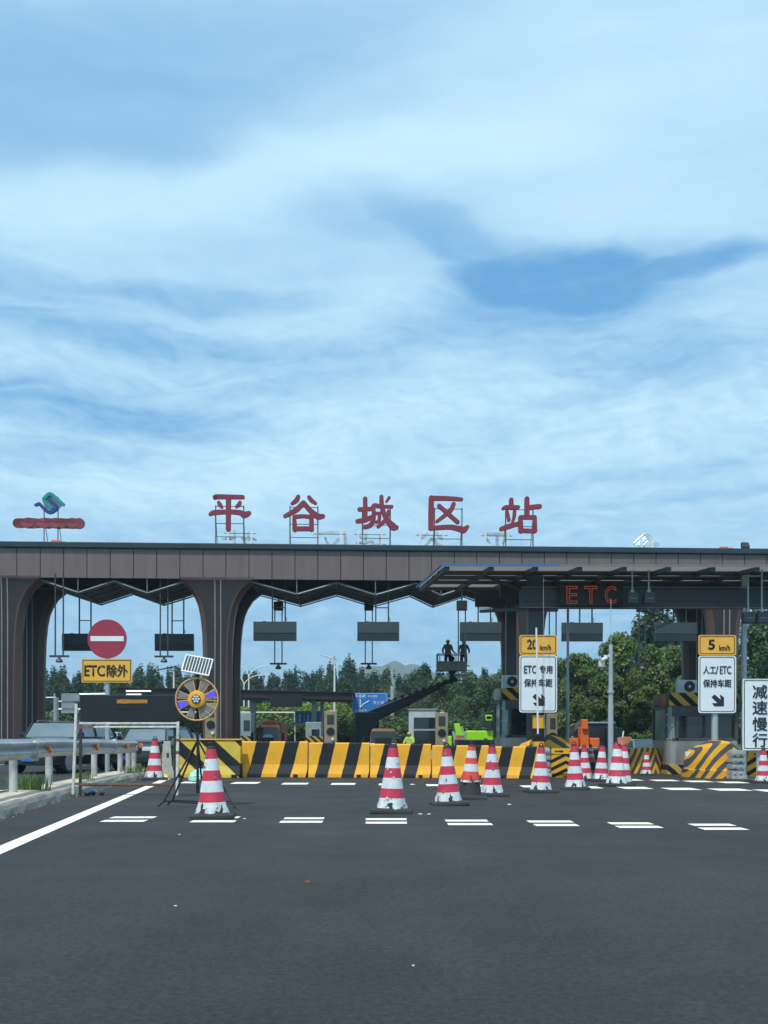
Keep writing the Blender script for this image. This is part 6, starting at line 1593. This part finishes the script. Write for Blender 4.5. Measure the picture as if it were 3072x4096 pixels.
# mid green trees in front of the wood
wil = [make_tree('willow', 300+i, 'leaf_willow', 'soft green broad tree before the poplars', group='soft green trees behind the lifts') for i in range(3)]
for q, (px, d, top, wd, lab) in enumerate(((1905, 96, 2690, 1.15, 'soft green round tree directly behind the lift bucket boom'), (1780, 108, 2712, 1.1, 'soft green tree left of and lower than the lift bucket'), (2010, 102, 2700, 1.1, 'soft green tree partly hidden by the left booth'),
        (1680, 92, 2790, .95, 'low soft green tree above the white cabin'), (1850, 84, 2790, 1.0, 'nearest soft green tree behind the lime lifts'), (2130, 95, 2690, 1.0, 'soft green tree behind the 20 km/h sign'), (590, 110, 2770, 1.0, 'low green tree above the message board'), (3060, 74, 2480, 1.0, 'dark leaning tree at the right frame edge'), (3160, 62, 2560, 1.0, 'green tree outside the right edge behind the mast'), (1550, 98, 2745, .8, 'small pale green tree above the lift boom'))):
    place(wil[q % 3], px, d, top, 8.9, lab, wd, first=q < 3, rz=q*1.3)
bro = [make_tree('broad', 400+i, 'leaf_broad', 'large leafy green tree', group='large leafy trees on the right') for i in range(3)]
for q, (px, d, top, wd, lab) in enumerate(((2330, 82, 2600, .85, 'leafy tree behind the orange lift and thin mast'), (2480, 76, 2525, .72, 'tallest pointed leafy tree behind the camera mast'), (2600, 72, 2590, .8, 'leafy tree left of the right booth roof'), (2420, 66, 2680, .95, 'lower leafy tree spreading behind the dark container'), (2560, 62, 2790, .9, 'lowest leafy tree right behind the striped flank'), (2230, 96, 2640, .8, 'pale leafy tree right of the 20 km/h sign'), (2690, 90, 2570, .9, 'leafy tree showing between the right booth and the columns'), (2850, 84, 2520, .8, 'leafy tree glimpsed between the right column pair'))):
    place(bro[q % 3], px, d, top, 10.0, lab, wd, first=q < 3, rz=q*.9)
# dark tall poplars on the right
for q, (px, d, top, wd, lab) in enumerate(((2590, 104, 2400, 1.35, 'tall dark poplar left of the right lane board'), (2635, 108, 2372, 1.4, 'tallest dark poplar behind the right lane board'), (2555, 110, 2470, 1.2, 'dark poplar with its tip beside the lane camera'), (2690, 100, 2450, 1.3, 'dark poplar behind the right dark columns'), (2760, 104, 2440, 1.3, 'dark poplar between the right columns'), (3040, 100, 2400, 1.4, 'dark poplar at the far right behind the masts'), (3100, 96, 2420, 1.5, 'dark poplar cut by the right frame edge'))):
    o = place(pops[q % 5], px, d, top, 13.2, lab, wd, rz=q); o['group'] = 'tall dark poplars on the right'
# yellow green hedge shrubs
hed = [make_tree('shrub', 500+i, 'leaf_hedge', 'shrub', 'shrub', 'hedge_shrub', 'yellow green shrubs of the hedge') for i in range(3)]
hl = [(890, 2820), (940, 2824), (985, 2826), (1032, 2822), (1078, 2820), (1120, 2818), (1165, 2816), (1205, 2812), (1245, 2800), (1290, 2796), (1345, 2812), (1385, 2814)]
lb = ['leftmost yellow green hedge shrub, half behind the twin columns', 'hedge shrub under the taller double armed lamp', 'hedge shrub just right of the double armed lamps', 'hedge shrub above the left of the rust truck', 'hedge shrub above the middle of the rust truck', 'hedge shrub above the right of the rust truck', 'hedge shrub left of the blue lane sign', 'hedge shrub over the left half of the blue lane sign', 'taller hedge shrub behind the dark canopy post', 'tall hedge shrub left of the bronze machine top', 'hedge shrub right of the bronze payment machine', 'rightmost hedge shrub beside the blue forked arrow sign']
for q, (px, top) in enumerate(hl): place(hed[q % 3], px, 97+rt_.uniform(-2, 2), top+rt_.uniform(-5, 5), 2.5, lb[q], 1.0, first=q < 3, rz=q*1.1)
# darker shrubs low down, and a bright one behind the gantry
shr = [make_tree('shrub', 520+i, 'leaf_shrub', 'shrub', 'shrub', 'green_shrub', 'green shrubs low behind the plaza') for i in range(2)]
sl = [(180, 72, 2846, 'bright green shrub below the sign gantry'), (240, 74, 2856, 'green shrub behind the roof of the off road car'), (1010, 92, 2870, 'green shrub left behind the rust truck'), (1110, 91, 2868, 'green shrub right behind the rust truck'), (1400, 88, 2850, 'dark green shrub under the blue forked arrow sign'), (1340, 89, 2846, 'green shrub behind the bronze payment machine'), (1620, 80, 2860, 'green shrub left of the white cabin'), (1850, 70, 2870, 'green shrub behind the leaning lime arm'), (760, 84, 2860, 'green shrub behind the warning light ring'), (2610, 56, 2906, 'light green bush beside the right booth corner'), (1200, 90, 2880, 'green shrub below the blue lane sign'), (1480, 84, 2880, 'dark shrub behind the boom turret')]
for q, (px, d, top, lab) in enumerate(sl): place(shr[q % 2], px, d, top, 2.5, lab, 1.25, first=q < 2, rz=q*.8)
# grass tufts on the island
def tuft(px, py, s, lab, seed, n=70):
    r = random.Random(seed); p = G(px, py, .2); m = MB()
    for q in range(n):
        a = r.uniform(0, 6.28); b = Vector((r.gauss(0, .15)*s, r.gauss(0, .10)*s, 0)); l = s*r.uniform(.12, .40); dr = Vector((math.cos(a), math.sin(a), 0)); w = Vector((-dr.y, dr.x, 0))*.007; e = r.uniform(.25, .9)
        p1 = b+Vector((0, 0, l*.6))+dr*l*.25*e; p2 = b+Vector((0, 0, l*(1.0-.3*e)))+dr*l*.8*e
        m.add([b-w, b+w, p1+w*.8, p1-w*.8, p2], [(0, 1, 2, 3), (3, 2, 4)])
    o = m.build('grass_tuft', 'grass'); o.location = p; tag(o, lab, 'grass', 'grass tufts growing on the island')
tuft(125, 3163, 1.25, 'biggest grass tuft at the foot of the second left post', 1, 190); tuft(75, 3160, .8, 'grass tuft between the two leftmost posts', 2, 60); tuft(330, 3118, .8, 'grass tuft behind the message board leg', 3, 60)
tuft(520, 3092, .8, 'dry grass tuft between the last guardrail posts', 4, 70); tuft(562, 3088, .8, 'grass tuft at the very end of the guardrail', 5, 70); tuft(345, 3122, .6, 'small grass tuft on the sandy island', 6, 40)

# crumbs of stone and dirt at the foot of the kerb
r = random.Random(55); m = MB()
for q in range(260):
    d = r.uniform(7, 29); x = -5.84-.113*(d-15.2)+(.02*(d-20) if d > 20 else 0)+.08+abs(r.gauss(0, .07)); s = r.uniform(.004, .016)
    m.lathe([(.001, 0), (s, s*.2), (s*.8, s*.7), (.001, s)], 6, c=(x, d, .004))
o = m.build('kerb_dirt', 'kerb'); tag(o, 'pale crumbs and dirt along the foot of the kerb', 'dirt', kind='stuff')
# ================================================================ AIR
hz = MB(); hz.box((0, 780, 62), (1900, 1800, 128)); o = hz.build('haze', 'asphalt'); 
hm = bpy.data.materials.new('haze'); hm.use_nodes = True; hn = hm.node_tree.nodes; hn.clear()
ho = hn.new('ShaderNodeOutputMaterial'); hv = hn.new('ShaderNodeVolumePrincipled'); hm.node_tree.links.new(hv.outputs[0], ho.inputs['Volume'])
hv.inputs['Color'].default_value = (.74, .90, 1.0, 1); hv.inputs['Density'].default_value = .00038; hv.inputs['Anisotropy'].default_value = .2
o.data.materials.clear(); o.data.materials.append(hm); tag(o, 'thin blue air over the whole plaza and the far hills', 'haze', kind='stuff')
